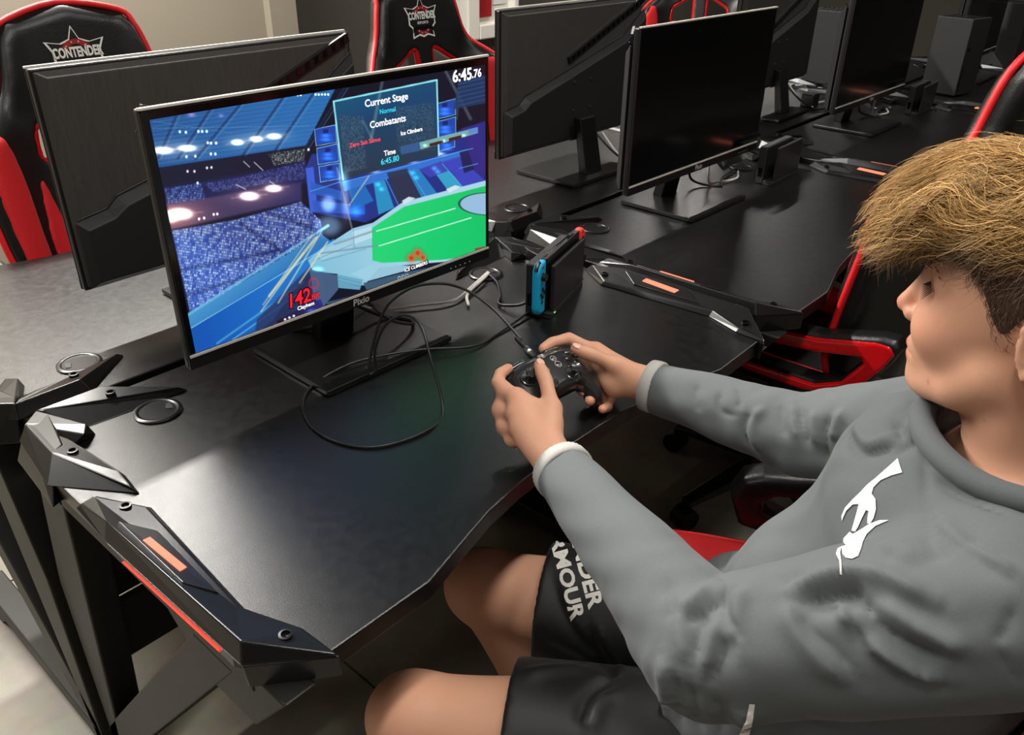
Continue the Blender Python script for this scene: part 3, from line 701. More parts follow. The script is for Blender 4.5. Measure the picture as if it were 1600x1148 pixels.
    grad(K([(1028, 760), (1175, 665), (1560, 568), (1560, 868), (1340, 895), (1075, 910), (1030, 900)]), (600, 360), (40, 214, 120), (750, 380), (6, 190, 100), 1, 0.6)
    line(K([(1050, 772)])[0], K([(1400, 672)])[0], 1.6, (200, 250, 225)); line(K([(1060, 836)])[0], K([(1470, 712)])[0], 1.6, (200, 250, 225))
    e = (((X - (220 + 0.35 * 1545)) / 45) ** 2 + ((Y - (90 + 0.35 * 652)) / 17) ** 2)
    blend(np.clip((1.10 - e) * 8, 0, 1), (16, 50, 40)); blend(np.clip((0.98 - e) * 8, 0, 1), (150, 190, 222))
    for pts, col in (([(940, 775), (1030, 750), (1030, 800), (950, 830)], (186, 222, 236)), ([(780, 870), (940, 790), (940, 850), (800, 900)], (160, 206, 226)), ([(1030, 915), (1250, 925), (1010, 990), (930, 960)], (158, 206, 226)),
                     ([(870, 962), (985, 985), (970, 1030), (872, 1022)], (104, 168, 196)), ([(985, 1000), (1180, 950), (1400, 905), (1400, 918), (1000, 1030)], (60, 92, 120)), ([(745, 940), (870, 965), (872, 1030), (800, 1110), (760, 1060)], (70, 96, 132)),
                     ([(1165, 640), (1195, 622), (1225, 628), (1175, 655)], (214, 232, 240)), ([(1360, 590), (1400, 572), (1425, 578), (1375, 605)], (214, 232, 240)), ([(1485, 845), (1530, 835), (1540, 850), (1490, 862)], (140, 70, 36))):
        fill(K(pts), col, 1.0, 0.95)
    for a, b in (((872, 975), (978, 1000)), ((872, 990), (976, 1015)), ((760, 905), (940, 830)), ((800, 905), (1000, 850)), ((945, 765), (950, 850))):
        line(K([a])[0], K([b])[0], 0.8, (80, 120, 150), 0.7)
    for a, b in (((860, 830), (1040, 770)), ((800, 870), (1050, 835))): line(K([a])[0], K([b])[0], 3.2, (120, 150, 165), 0.7, 1.5)
    fill([(505, 470), (540, 462), (690, 420), (560, 478), (520, 495)], (58, 88, 116), 1.2, 0.9)
    glow(K([(783, 940)])[0], 7, 3, (60, 200, 255), 0.8)
    # bright burst and streaks where the players meet
    glow(K([(838, 655)])[0], 11, 12, (150, 170, 185), 0.75, 2); glow(K([(838, 750)])[0], 20, 16, (120, 150, 170), 0.7, 2); glow(K([(915, 640)])[0], 6, 30, (150, 150, 130), 0.6); glow(K([(960, 690)])[0], 9, 7, (20, 110, 255), 0.9)
    line(K([(880, 500)])[0], K([(940, 760)])[0], 2.2, (200, 200, 180), 0.6, 3)
    for a, b, w in (((1020, 535), (930, 660), 1.6), ((780, 800), (560, 1060), 4), ((800, 780), (600, 1090), 2.2), ((760, 790), (530, 1100), 1.5), ((830, 820), (700, 1000), 2.5), ((720, 870), (520, 1130), 2)):
        line(K([a])[0], K([b])[0], w, (240, 226, 180), 0.7, 2.0)
    # flood lights
    for (gx, gy, rx, ry, s) in ((105, 425, 15, 5, 1.3), (215, 415, 13, 4.5, 1.3), (440, 390, 9, 4, 1.3), (525, 376, 9, 4, 1.3), (605, 364, 10, 4, 1.3), (485, 622, 14, 6, 1.5), (595, 588, 12, 5, 1.5), (170, 700, 18, 8, 1.6), (120, 715, 14, 8, 1.2)):
        c = K([(gx, gy)])[0]; glow(c, rx, ry, (255, 244, 225), s, 1.6); glow(c, rx * 2.4, ry * 2.4, (150, 96, 60), 0.4); line(c - (rx * 2, -3), c + (rx * 2, -3), 0.8, (255, 230, 200), 0.4, 3)
    for cl in (((185, 345), (212, 347)), ((268, 343), (285, 343), (305, 343)), ((308, 392), (322, 393), (345, 393)), ((210, 452), (250, 450), (320, 440), (340, 440)), ((300, 500), (320, 498)), ((212, 515), (243, 515)), ((255, 565),), ((255, 722), (278, 718), (322, 702), (338, 700)), ((756, 421),)):
        for p in cl: glow(K([p])[0], 1.8, 2.2, (255, 250, 235), 1.0, 2)
    for x0, n, y in ((530, 5, 187), (672, 5, 189), (793, 5, 187), (1468, 4, 64)):
        for k in range(n): glow(K([(x0 + k * 14, y - (k * 5 if x0 > 1400 else 0))])[0], 1.6, 1.6, (255, 255, 255), 1.1, 3)
    for a, b in (((465, 472), (490, 495)), ((512, 475), (550, 510)), ((428, 572), (470, 592)), ((580, 558), (600, 572))): line(K([a])[0], K([b])[0], 1.2, (230, 235, 240), 0.9, 1.4)
    # name strips at the bottom
    grad([(426, 500), (470, 478), (497, 465), (505, 483), (455, 508), (430, 515)], (430, 500), (30, 8, 30), (500, 470), (40, 40, 130), 1.2, 0.85); glow((484, 484), 8, 3, (30, 140, 220), 0.7)
    e = np.hypot((X - 487) / 8.5, (Y - 441) / 9.5); blend(np.clip(1 - np.abs(e - 0.8) * 4, 0, 1) * 0.8, (225, 44, 70))
    fill([(629, 424), (630, 418), (667, 403), (668, 409)], (10, 10, 12), 0.7)
    for p, r in (((641, 401), 6), ((651, 393), 6), ((659, 400), 5)): glow(p, r, r, (255, 40, 0), 0.7, 2); blend(np.exp(-((X - p[0]) ** 2 + (Y - p[1]) ** 2) / r ** 2) * 0.9, (205, 26, 16))
    for k in range(3):
        p = (440 + 7 * k, 497.5 - 2.8 * k); blend(np.clip(1.6 - np.hypot(X - p[0], Y - p[1]) * 0.55, 0, 1), (245, 248, 255))
        p = (622 + 6 * k, 431.5 - 2.0 * k); d = np.hypot(X - p[0], Y - p[1]); blend(np.clip(1 - np.abs(d - 2.1) * 1.6, 0, 1), (225, 245, 245))
    C = np.clip(C, 0, 1.25)
    Lc = np.where(C <= 0.04045, C / 12.92, ((np.maximum(C, 0) + 0.055) / 1.055) ** 2.4)
    # cells as a grid mesh
    uu = np.linspace(0, 1, nu + 1); vv = np.linspace(0, 1, nv + 1); gu, gv = np.meshgrid(uu, vv)
    vs = np.stack([SX0 + gu.ravel() * (SX1 - SX0), np.full(gu.size, -0.0009), SZ1 - gv.ravel() * (SZ1 - SZ0)], 1)
    i = np.arange(nv)[:, None] * (nu + 1) + np.arange(nu)[None]; i = i.ravel()
    fs = np.stack([i, i + nu + 1, i + nu + 2, i + 1], 1)
    o = mesh_obj('screen', vs, fs, 'screen_picture', parent, recalc=False)
    at = o.data.attributes.new('picture', 'FLOAT_COLOR', 'CORNER')
    buf = np.ones((len(fs), 4, 4), np.float32); buf[:, :, :3] = Lc[:, None, :]
    at.data.foreach_set('color', buf.ravel())
    o['label'] = 'picture of a night stadium with a green field'
    # lettering on the picture
    def put(txt, c, w, m, bold=0.012, off=0.0016, slant=0.0, name='lettering', hs=1.0):
        a = p2uv(c); l = p2uv((c[0] - w / 2, c[1] + w / 2 * 0.17)); r = p2uv((c[0] + w / 2, c[1] - w / 2 * 0.17))
        width = abs(r[0] - l[0]) * (SX1 - SX0)
        me = text_mesh(txt, 1.0, name, bold=bold, shear=slant); co = np.array([v.co[:] for v in me.vertices]); k = width / max(1e-6, np.ptp(co[:, 0]))
        cx_, cy_ = (co[:, 0].max() + co[:, 0].min()) / 2, (co[:, 1].max() + co[:, 1].min()) / 2
        for v in me.vertices: v.co = ((v.co.x - cx_) * k, (v.co.y - cy_) * k * hs, 0)
        me.materials.clear(); me.materials.append(MATS[m])
        t = bpy.data.objects.new(name, me); COL.objects.link(t); t.parent = o
        t.matrix_local = frame((SX0 + a[0] * (SX1 - SX0), -off, SZ1 - a[1] * (SZ1 - SZ0)), (1, 0, 0), (0, 0, 1))
    put('Current Stage', (606.7, 164.6), 66, 'pix_white'); put('Normal', (607.6, 178.8), 24, 'pix_cyan', 0.01); put('Combatants', (608, 195), 55, 'pix_white')
    put('Ice Climbers', (644, 209.6), 33, 'pix_white', 0.015); put('Zero Suit Samus', (572, 226), 48, 'pix_red', 0.015); put('Time', (609.7, 241), 18, 'pix_white'); put('6:45.80', (610, 252.5), 28, 'pix_cyan', 0.015)
    put('6:45', (722, 127), 29, 'pix_white', 0.02); put('.76', (744, 124.5), 14, 'pix_white', 0.02)
    put('142', (464, 463), 37, 'pix_black', 0.075, 0.0012, 0.12, hs=1.1); put('142', (464, 463), 34, 'pix_hot', 0.02, 0.0018, 0.12, hs=1.1); put('.8%', (488, 460.5), 17, 'pix_black', 0.06, 0.0012); put('.8%', (488, 460.5), 15.5, 'pix_hot', 0.02, 0.0018)
    put('Clayhem', (473.4, 476.5), 27, 'pix_white', 0.012); put('ICE CLIMBERS', (648, 413.5), 36, 'pix_white', 0.012)
    return o
paint_screen(monitors[0])
# ------------------------------------------------------------------ game consoles, docks, towers (x to the right, front -y)
def make_dock():
    root = empty('console_dock')
    # rear body, foot, front wall; an open slot between them
    MB().box(-0.0865, 0.0865, 0.004, 0.027, 0.0, 0.104).build('rear_body', 'dock_plastic', root, bevel=0.004, bseg=3)
    MB().box(-0.0865, 0.0865, -0.0265, 0.004, 0.0, 0.012).build('foot', 'dock_plastic', root, bevel=0.0015)
    MB().box(-0.076, 0.0865, -0.0265, -0.018, 0.012, 0.104).build('front_wall', 'dock_plastic', root, bevel=0.003, bseg=3)
    MB().box(0.0835, 0.0865, -0.018, 0.004, 0.012, 0.10).build('slot_end', 'black_matte', root)
    MB().box(-0.02, 0.02, -0.012, -0.002, 0.012, 0.02).build('connector', 'steel_dark', root)
    MB().box(-0.0870, -0.0865, 0.010, 0.022, 0.02, 0.045).build('port', 'screen_off', root)
    return root
dock0 = make_dock()
DOCKS = [((0.399, -0.103, 0.75), math.radians(17), 'console dock holding the handheld console with blue and red grips'),
         ((1.490, -0.043, 0.75), math.radians(2), 'empty black console dock beside the first dark monitor'),
         ((2.715, -0.036, 0.75), math.radians(2), 'empty black console dock beside the further dark monitor')]
docks = []
for i, (l, rz, lab) in enumerate(DOCKS):
    o = dock0 if i == 0 else copy_tree(dock0)
    o.location = l; o.rotation_euler = (0, 0, rz); tag(o, lab, 'console dock', 'game console docks on the desks'); docks.append(o)
# handheld console standing in the first dock
hh = empty('handheld_console', (0.399, -0.103, 0.765), math.radians(17), 'handheld game console with a blue and a red grip standing in its dock', 'game console')
ty = -0.0075
s = Solid().rbox((0, ty, 0.0525), (0.0865, 0.0068, 0.051), rnd=0.004)
MB().box(-0.0865, 0.0865, ty - 0.0068, ty + 0.0068, 0.001, 0.1035).build('tablet', 'black_plastic', hh, bevel=0.002)
tp = MB()
for k in range(9): tp.box(-0.015 + k * 0.0075, -0.011 + k * 0.0075, ty + 0.001, ty + 0.004, 0.1035, 0.1042)
tp.build('top_vent', 'screen_off', hh)
MB().box(0.03, 0.062, ty - 0.004, ty - 0.0005, 0.1035, 0.1043).build('card_flap', 'screen_off', hh)
MB().box(-0.075, -0.062, ty + 0.001, ty + 0.004, 0.1035, 0.1047).build('power_key', 'black_matte', hh)
for sgn, m, nm in ((-1, 'joy_blue', 'grip'), (1, 'joy_red', 'grip')):
    # outline of the grip: straight inner side, rounded outer side
    pts = [(0.0865, 0.0), (0.0865, 0.103)] + [(0.0865 + 0.016 + 0.019 * math.sin(a) - 0.016 * 0, 0.103 - 0.019 + 0.019 * math.cos(a)) for a in np.linspace(0.0, math.pi / 2, 7)] + [(0.0865 + 0.016 + 0.019 * math.cos(a), 0.019 - 0.019 * math.sin(a)) for a in np.linspace(0, math.pi / 2, 7)]
    pts = [(sgn * x, z) for x, z in pts]
    so = Solid().slab(pts, (0, 2), 0.0075, rnd=0.0055, warp=lambda x, z: np.full_like(x, ty))
    g = so.build(nm, 0.0018, m, hh); g['label'] = 'blue grip with stick and keys' if sgn < 0 else 'red grip with stick and keys'
    gx = sgn * (0.0865 + 0.0175)
    yf = ty - 0.0075
    def knob(x, z, r, h, nm, mt='black_plastic'):
        v, f = tube_mesh([(x, yf + 0.001, z), (x, yf - h, z)], r, 16); mesh_obj(nm, v, f, mt, g)
    sz = 0.076 if sgn < 0 else 0.040; bz = 0.044 if sgn < 0 else 0.076
    knob(gx, sz, 0.0055, 0.003, 'stick'); knob(gx, sz, 0.0082, 0.0002, 'stick_ring')
    mesh_obj('stick_cap', *tube_mesh([(gx, yf - 0.003, sz), (gx, yf - 0.0075, sz)], 0.0072, 16), 'black_plastic', g)
    for dx, dz in ((0.0075, 0), (-0.0075, 0), (0, 0.0075), (0, -0.0075)): knob(gx + dx, bz + dz, 0.0035, 0.0022, 'key')
    MB().box(gx - 0.003, gx + 0.003, yf - 0.001, yf + 0.001, 0.094, 0.0955).build('small_key', 'black_plastic', g)
    knob(gx + sgn * 0.001, 0.026 if sgn < 0 else 0.02, 0.0028, 0.001, 'small_key')
    # shoulder key on the rounded top
    a = np.linspace(0.15, 1.2, 8)
    path = [(sgn * (0.0865 + 0.016 + 0.0192 * math.sin(t)), ty, 0.084 + 0.0192 * math.cos(t)) for t in a]
    mesh_obj('shoulder_key', *tube_mesh(path, 0.0042, 8), 'black_plastic', g)
# dock lamp on the first dock
MB().box(-0.070, -0.063, -0.0268, -0.0262, 0.006, 0.008).build('status_lamp', 'led_green', docks[0])
# tall console towers
def make_tower():
    root = empty('console_tower')
    MB().box(-0.0755, 0.0755, -0.0755, 0.0755, 0.006, 0.301).build('case', 'tower_black', root, bevel=0.003)
    MB().cyl((0, 0), 0.062, 0, 0.006, 32).build('foot', 'black_matte', root)
    for i in range(7):
        for j in range(7):
            MB().cyl((-0.057 + i * 0.019, -0.057 + j * 0.019), 0.0065, 0.3005, 0.302, 10).build('vent_hole', 'screen_off', root)
    MB().box(-0.060, -0.045, -0.0765, -0.0755, 0.18, 0.19).build('power_key', 'steel_dark', root)
    MB().box(-0.062, -0.058, -0.0763, -0.0755, 0.02, 0.12).build('disc_slot', 'screen_off', root)
    return root
tw0 = make_tower()
TOW = [((3.185, 0.005, 0.75), math.radians(-12), 'tall black console tower with a vented top standing behind the further dock'),
       ((3.03, 0.485, 0.75), math.radians(8), 'tall black console tower between the two furthest monitors of the opposite row'),
       ((4.05, 0.02, 0.75), math.radians(0), 'last black console tower, cut by the photo\'s upper corner')]
for i, (l, rz, lab) in enumerate(TOW):
    o = tw0 if i == 0 else copy_tree(tw0)
    o.location = l; o.rotation_euler = (0, 0, rz); tag(o, lab, 'game console', 'console towers on the far desks')

# ------------------------------------------------------------------ cables
def cable(name, pts, r, m, label, group=None, k=10, n=8, cat='cable'):
    o = mesh_obj(name, *tube_mesh(smooth_path(pts, k), r, n), m, smooth=True); tag(o, label, cat, group); return o
DZ = 0.752
# the controller's cable: from the dock, looping on the desk in front of the monitor foot, up to the pad
CTRL_PLUG = None
# ------------------------------------------------------------------ racing style chairs (front faces +y, origin on the floor below the backrest)
HWZ = np.array([0.44, 0.52, 0.62, 0.75, 0.86, 0.94, 0.985, 1.01, 1.03, 1.055, 1.09, 1.14, 1.18, 1.205, 1.220, 1.227])
HWX = np.array([0.235, 0.255, 0.272, 0.292, 0.300, 0.298, 0.275, 0.240, 0.212, 0.190, 0.176, 0.164, 0.150, 0.126, 0.085, 0.0])
def sstep(a, b, x): t = np.clip((x - a) / (b - a), 0, 1); return t * t * (3 - 2 * t)
def back_warp(x, z):
    wing = 0.085 * sstep(0.13, 0.29, np.abs(x)) * (1 - sstep(0.96, 1.10, z)) * sstep(0.40, 0.62, z)
    return -0.035 - 0.17 * (z - 0.85) + wing + 0.012 * sstep(0.10, 0.17, np.abs(x)) * sstep(1.0, 1.1, z)
def make_chair():
    root = empty('gaming_chair')
    zz = np.linspace(0.44, 1.2265, 30); hx = np.interp(zz, HWZ, HWX)
    out = [(x, z) for x, z in zip(hx, zz)] + [(-x, z) for x, z in zip(hx[::-1], zz[::-1])]
    hole = [(0.030, 0.908), (0.030, 1.018), (0.040, 1.030), (0.056, 1.028), (0.130, 0.985), (0.143, 0.965), (0.147, 0.922), (0.134, 0.904), (0.045, 0.897)]
    s = Solid().slab(out, (0, 2), 0.036, rnd=0.030, warp=back_warp)
    for sg in (1, -1):
        h = [(sg * x, z) for x, z in hole]
        s.slab(h, (0, 2), 0.12, rnd=0.002, k=0.006, op='s', warp=back_warp)
    # padded middle with a seam groove below the head pad
    s.slab([(-0.085, 0.50), (0.085, 0.50), (0.085, 0.862), (-0.085, 0.862)], (0, 2), 0.012, rnd=0.01, k=0.02, warp=lambda x, z: back_warp(x, z) + 0.030)
    s.build('backrest', 0.007, 'leather_black', root)
    for sg in (1, -1):
        zw = np.linspace(0.50, 0.992, 12)
        hxw = np.interp(zw, HWZ, HWX) - 0.016
        wi = np.interp(zw, [0.50, 0.70, 0.88, 0.96, 0.992], [0.045, 0.075, 0.088, 0.07, 0.03])
        poly = [(sg * x, z) for x, z in zip(hxw, zw)] + [(sg * (x - w_), z) for x, w_, z in zip(hxw[::-1], wi[::-1], zw[::-1])]
        b = Solid().slab(poly, (0, 2), 0.024, rnd=0.020, warp=lambda x, z: back_warp(x, z) + 0.017).build('side_bolster', 0.0075, 'fabric_red', root)
        b['label'] = 'red fabric side bolster'
        poly = [(sg * x, z) for x, z in ((0.158, 0.875), (0.172, 0.87), (0.190, 0.75), (0.180, 0.52), (0.12, 0.52), (0.135, 0.75))]
        b = Solid().slab(poly, (0, 2), 0.012, rnd=0.009, warp=lambda x, z: back_warp(x, z) + 0.030).build('side_inset', 0.0075, 'fabric_red', root)
        h = np.array([(sg * x, back_warp(np.array([x]), np.array([z]))[0] + 0.024, z) for x, z in hole])
        p = smooth_path(h, 5, closed=True); p = np.vstack([p, p[:2]])
        b = mesh_obj('harness_ring', *tube_mesh(p, 0.0105, 8), 'gloss_red', root, smooth=True); b['label'] = 'red rim of a harness opening'
    # piping all around the edge
    zz = np.linspace(0.46, 1.2265, 70); hx = np.interp(zz, HWZ, HWX) + 0.002
    pip = [(x, 0, z) for x, z in zip(hx, zz)] + [(-x, 0, z) for x, z in zip(hx[::-1], zz[::-1])]
    pip = smooth_path([(x, back_warp(np.array([x]), np.array([z]))[0] + 0.012, z) for x, _, z in pip][::3], 4)
    mesh_obj('piping', *tube_mesh(pip, 0.0075, 8), 'piping_red', root, smooth=True)
    # star badge on the head pad
    cz = 1.118; oy = back_warp(np.array([0.0]), np.array([cz]))[0] + 0.0375
    M = frame((0, oy, cz), (-1, 0, 0), (0, -0.17, 1))
    def flat(name, poly, m, h, par=None):
        o = MB().prism(poly, h - 0.0012, h).build(name, m, par if par else root)
        if par is None: o.matrix_local = M
        return o
    star = [(-0.012, 0.036), (0.0, 0.064), (0.012, 0.036), (0.034, 0.028), (0.068, 0.034), (0.055, 0.010), (0.056, -0.018), (0.042, -0.030), (0.046, -0.058), (0.018, -0.050), (0.0, -0.056), (-0.018, -0.050), (-0.046, -0.058), (-0.042, -0.030), (-0.056, -0.018), (-0.055, 0.010), (-0.068, 0.034), (-0.034, 0.028)]
    bdg = flat('badge', star, 'logo_white', 0.0010)
    flat('badge_field', [(x * 0.90, y * 0.90 + 0.0005) for x, y in star], 'leather_black', 0.0018, bdg)
    for y0, r in ((0.004, 0.031), (-0.020, 0.028)):
        a = np.linspace(0.35, math.pi - 0.35, 14) if y0 > 0 else np.linspace(math.pi + 0.4, 2 * math.pi - 0.4, 14)
        p = [(r * 1.15 * math.cos(t), y0 + r * math.sin(t)) for t in a] + [(r * 0.72 * math.cos(t), y0 + r * 0.66 * math.sin(t)) for t in a[::-1]]
        flat('badge_arc', p, 'logo_red', 0.0026, bdg)
        for t in a[2:-1:3]: MB().cyl((r * 0.93 * math.cos(t), y0 + r * 0.83 * math.sin(t)), 0.0016, 0.0024, 0.0031, 6).build('badge_dot', 'logo_white', bdg)
    flat('badge_band', [(-0.044, -0.040), (-0.030, -0.033), (0.030, -0.033), (0.044, -0.040), (0.040, -0.026), (0.03, -0.022), (-0.03, -0.022), (-0.040, -0.026)], 'steel_dark', 0.0030, bdg)
    text_obj('CONTENDER', 0.0215, 'logo_white', bdg, Matrix.Translation((0, 0.0065, 0.0036)) @ Matrix.Diagonal((0.86, 1.35, 1, 1)), name='badge_lettering', bold=0.0009)
    text_obj('ESPORTS', 0.0105, 'logo_white', bdg, Matrix.Translation((0, -0.0135, 0.0036)) @ Matrix.Diagonal((1.1, 1, 1, 1)), name='badge_lettering', bold=0.0002)
    # seat
    seat = [(-0.20, 0.02), (0.20, 0.02), (0.205, 0.36), (0.18, 0.50), (0.10, 0.53), (-0.10, 0.53), (-0.18, 0.50), (-0.205, 0.36)]
    Solid().slab(seat, (0, 1), 0.045, rnd=0.032, warp=lambda x, y: 0.445 + 0.03 * (y - 0.2)).build('seat', 0.007, 'leather_black', root)
    for sg in (1, -1):
        sb = [(sg * x, y) for x, y in ((0.185, 0.0), (0.275, 0.02), (0.282, 0.25), (0.262, 0.45), (0.215, 0.525), (0.18, 0.50), (0.19, 0.25))]
        b = Solid().slab(sb, (0, 1), 0.060, rnd=0.032, warp=lambda x, y: 0.470 + 0.02 * sstep(0.2, 0.5, y)).build('seat_bolster', 0.007, 'fabric_red', root)
        b['label'] = 'red fabric seat bolster'
        MB().prism([(sg * x, y) for x, y in ((0.262, -0.01), (0.288, 0.0), (0.293, 0.25), (0.274, 0.455), (0.25, 0.47), (0.262, 0.25))], 0.405, 0.505).build('seat_side', 'leather_black', root, bevel=0.008, bseg=3)
        mesh_obj('seat_piping', *tube_mesh(smooth_path([(sg * 0.262, 0.03, 0.518), (sg * 0.266, 0.25, 0.523), (sg * 0.247, 0.43, 0.538), (sg * 0.212, 0.50, 0.538)], 6), 0.005, 8), 'piping_red', root, smooth=True)
    # loop armrests with glossy red inlay on the outside
    lo = [(0.30, 0.650), (0.10, 0.672), (-0.02, 0.706), (-0.048, 0.706), (-0.060, 0.690), (-0.045, 0.650), (-0.005, 0.578), (0.05, 0.540), (0.12, 0.526), (0.25, 0.528), (0.325, 0.545), (0.345, 0.600), (0.33, 0.638)]
    li = [(0.275, 0.613), (0.10, 0.632), (0.015, 0.650), (0.006, 0.640), (0.04, 0.590), (0.09, 0.568), (0.25, 0.564), (0.290, 0.580), (0.297, 0.598)]
    for sg in (1, -1):
        xa = sg * 0.305
        cst = lambda v: (lambda y, z: np.full_like(y, v))
        s = Solid().slab(lo, (1, 2), 0.027, rnd=0.014, warp=cst(xa), c=(xa, 0.14, 0.61), r=0.3)
        s.slab(li, (1, 2), 0.06, rnd=0.001, k=0.010, op='s', warp=cst(xa), c=(xa, 0.14, 0.61), r=0.3)
        arm = s.build('armrest', 0.005, 'leather_black', root)
        cen = np.array([0.14, 0.613])
        lo2 = [(cen[0] + (y - cen[0]) * 0.955, cen[1] + (z - cen[1]) * 0.86) for y, z in lo]; li2 = [(cen[0] + (y - cen[0]) * 1.03, cen[1] + (z - cen[1]) * 1.12 - 0.001) for y, z in li]
        xr = sg * 0.331
        s = Solid().slab(lo2, (1, 2), 0.0045, rnd=0.003, warp=cst(xr), c=(xr, 0.14, 0.61), r=0.3)
        s.slab(li2, (1, 2), 0.06, rnd=0.001, k=0.002, op='s', warp=cst(xr), c=(xr, 0.14, 0.61), r=0.3)
        b = s.build('inlay', 0.0035, 'gloss_red', arm); b['label'] = 'glossy red loop inlaid in the armrest'
        # bracket from the seat pan
        mesh_obj('bracket', *tube_mesh([(sg * 0.20, 0.22, 0.405), (sg * 0.30, 0.22, 0.41), (sg * 0.305, 0.20, 0.44), (sg * 0.305, 0.17, 0.535)], 0.016, 10), 'black_matte', arm, smooth=True)
        mesh_obj('bolt', *tube_mesh([(sg * 0.33, -0.035, 0.62), (sg * 0.337, -0.035, 0.62)], 0.008, 12), 'steel', arm)
        MB().box(min(sg * 0.22, sg * 0.275), max(sg * 0.22, sg * 0.275), -0.035, 0.03, 0.41, 0.50).build('recline_cover', 'black_plastic', root, bevel=0.012, bseg=3)
    # mechanism, gas lift, star base with casters
    MB().box(-0.13, 0.13, 0.10, 0.42, 0.375, 0.41).build('seat_plate', 'black_matte', root, bevel=0.005)
    MB().cyl((0, 0.26), 0.027, 0.12, 0.38, 20).build('gas_lift', 'black_matte', root, smooth=True, auto=0.7)
    for k in range(5):
        a = 2 * math.pi * k / 5 + 0.3; c, sn = math.cos(a), math.sin(a); ux, uy = -sn, c
        P0, P1 = 0.03, 0.31
        top = [(c * P0 + ux * 0.032, 0.26 + sn * P0 + uy * 0.032, 0.145), (c * P0 - ux * 0.032, 0.26 + sn * P0 - uy * 0.032, 0.145), (c * P1 - ux * 0.018, 0.26 + sn * P1 - uy * 0.018, 0.088), (c * P1 + ux * 0.018, 0.26 + sn * P1 + uy * 0.018, 0.088)]
        bot = [(x, y, 0.10 if i < 2 else 0.068) for i, (x, y, z) in enumerate(top)]
        lg = MB().frustum(top, bot).build('base_leg', 'black_plastic', root, bevel=0.006)
        wc = np.array([c * 0.305, 0.26 + sn * 0.305, 0.030])
        mesh_obj('caster', *tube_mesh([wc - np.array([ux, uy, 0]) * 0.024, wc + np.array([ux, uy, 0]) * 0.024], 0.030, 16), 'black_plastic', root)
        mesh_obj('caster_stem', *tube_mesh([wc + (0, 0, 0.02), wc + (0, 0, 0.05)], 0.008, 8), 'steel_dark', root)
    return root
ch0 = make_chair()
CHAIRS = [((1.10, -0.600, 0), 0.0, 'black gaming chair with red piping just beyond the player\'s head'),
          ((0.065, 1.000, 0), math.pi, 'gaming chair with a star badge behind the monitor back at the left edge'),
          ((1.120, 0.985, 0), math.pi, 'black and red gaming chair with a star badge, right behind the lit monitor'),
          ((3.28, 1.28, 0), 2.15, 'black and red gaming chair above the first dark monitor, only its harness openings showing'),
          ((0.165, -1.025, 0), 0.48, 'black gaming chair with red seat bolsters that the player sits in')]
chairs = []
for i, (l, rz, lab) in enumerate(CHAIRS):
    o = ch0 if i == 0 else copy_tree(ch0)
    o.location = l; o.rotation_euler = (0, 0, rz); tag(o, lab, 'chair', 'racing style gaming chairs'); chairs.append(o)
# ------------------------------------------------------------------ game pad in the player's hands (x right, y towards the cable, z out of its face)
PAD_O = np.array([0.055, -0.382, 0.836]); PAD_R = rotm(0.398, 0.017, -0.046)
def PL(x, y, z): return PAD_O + PAD_R @ (np.array([x, y, z], float) / 1000)
mat('pad_shell', '#262727', 0.28, noise=0.08, nscale=30, coat=0.3)
mat('pad_grip', '#0f0f10', 0.55, noise=0.12, nscale=60, bump=0.1, bscale=900)
mat('pad_key', '#2c2c2c', 0.22, noise=0.05, coat=0.4)
pad = empty('game_pad', tuple(PAD_O), rot=(0.398, 0.017, -0.046), label='black wireless style game pad plugged to a cable in the player\'s hands', cat='game pad')
half = [(0, 46), (30, 47), (52, 44), (64, 34), (71, 15), (75, -8), (76, -28), (72, -46), (64, -56), (54, -54), (46, -42), (38, -31), (28, -27), (0, -27)]
outl = [(x / 1000, y / 1000) for x, y in half] + [(-x / 1000, y / 1000) for x, y in half[::-1][1:-1]]
def pad_warp(x, y): return -0.016 - 2.2 * x * x - 0.55 * np.maximum(0, -0.020 - y) - 0.25 * np.maximum(0, y - 0.03)
Solid().slab(outl, (0, 1), 0.0165, rnd=0.013, warp=pad_warp).build('shell', 0.0022, 'pad_shell', pad)
for sg in (-1, 1):
    gp = [(sg * x / 1000, y / 1000) for x, y in ((76.5, 5), (79, -28), (74, -50), (64, -60), (52, -57), (44, -44), (40, -36), (58, -20))]
    g = Solid().slab(gp, (0, 1), 0.0150, rnd=0.012, warp=lambda x, y: pad_warp(x, y) - 0.0042).build('grip', 0.0022, 'pad_grip', pad)
    s = Solid().chain([(sg * 0.026, 0.046, -0.014), (sg * 0.048, 0.0455, -0.017), (sg * 0.060, 0.038, -0.021)], [0.0065, 0.0072, 0.0065], k=0)
    s.build('shoulder_key', 0.002, 'pad_key', pad)
    s = Solid().chain([(sg * 0.034, 0.043, -0.030), (sg * 0.052, 0.042, -0.033)], [0.008, 0.009], k=0)
    s.build('trigger', 0.0025, 'pad_key', pad)
def pz(x, y): return float(pad_warp(np.array([x]), np.array([y]))[0]) + 0.0165
for sx, sy in ((-0.046, 0.014), (0.023, -0.012)):
    z0 = pz(sx, sy)
    st = MB().lathe((sx, sy, z0), [(0.0135, -0.004), (0.0140, 0.0008), (0.0125, 0.0014), (0.0115, -0.001), (0.004, -0.001), (0.004, 0.010), (0.0088, 0.0115), (0.0095, 0.0135), (0.0082, 0.0148), (0.0055, 0.0140), (0.0002, 0.0136)], 28).build('stick', 'pad_key', pad, smooth=True, auto=0.8)
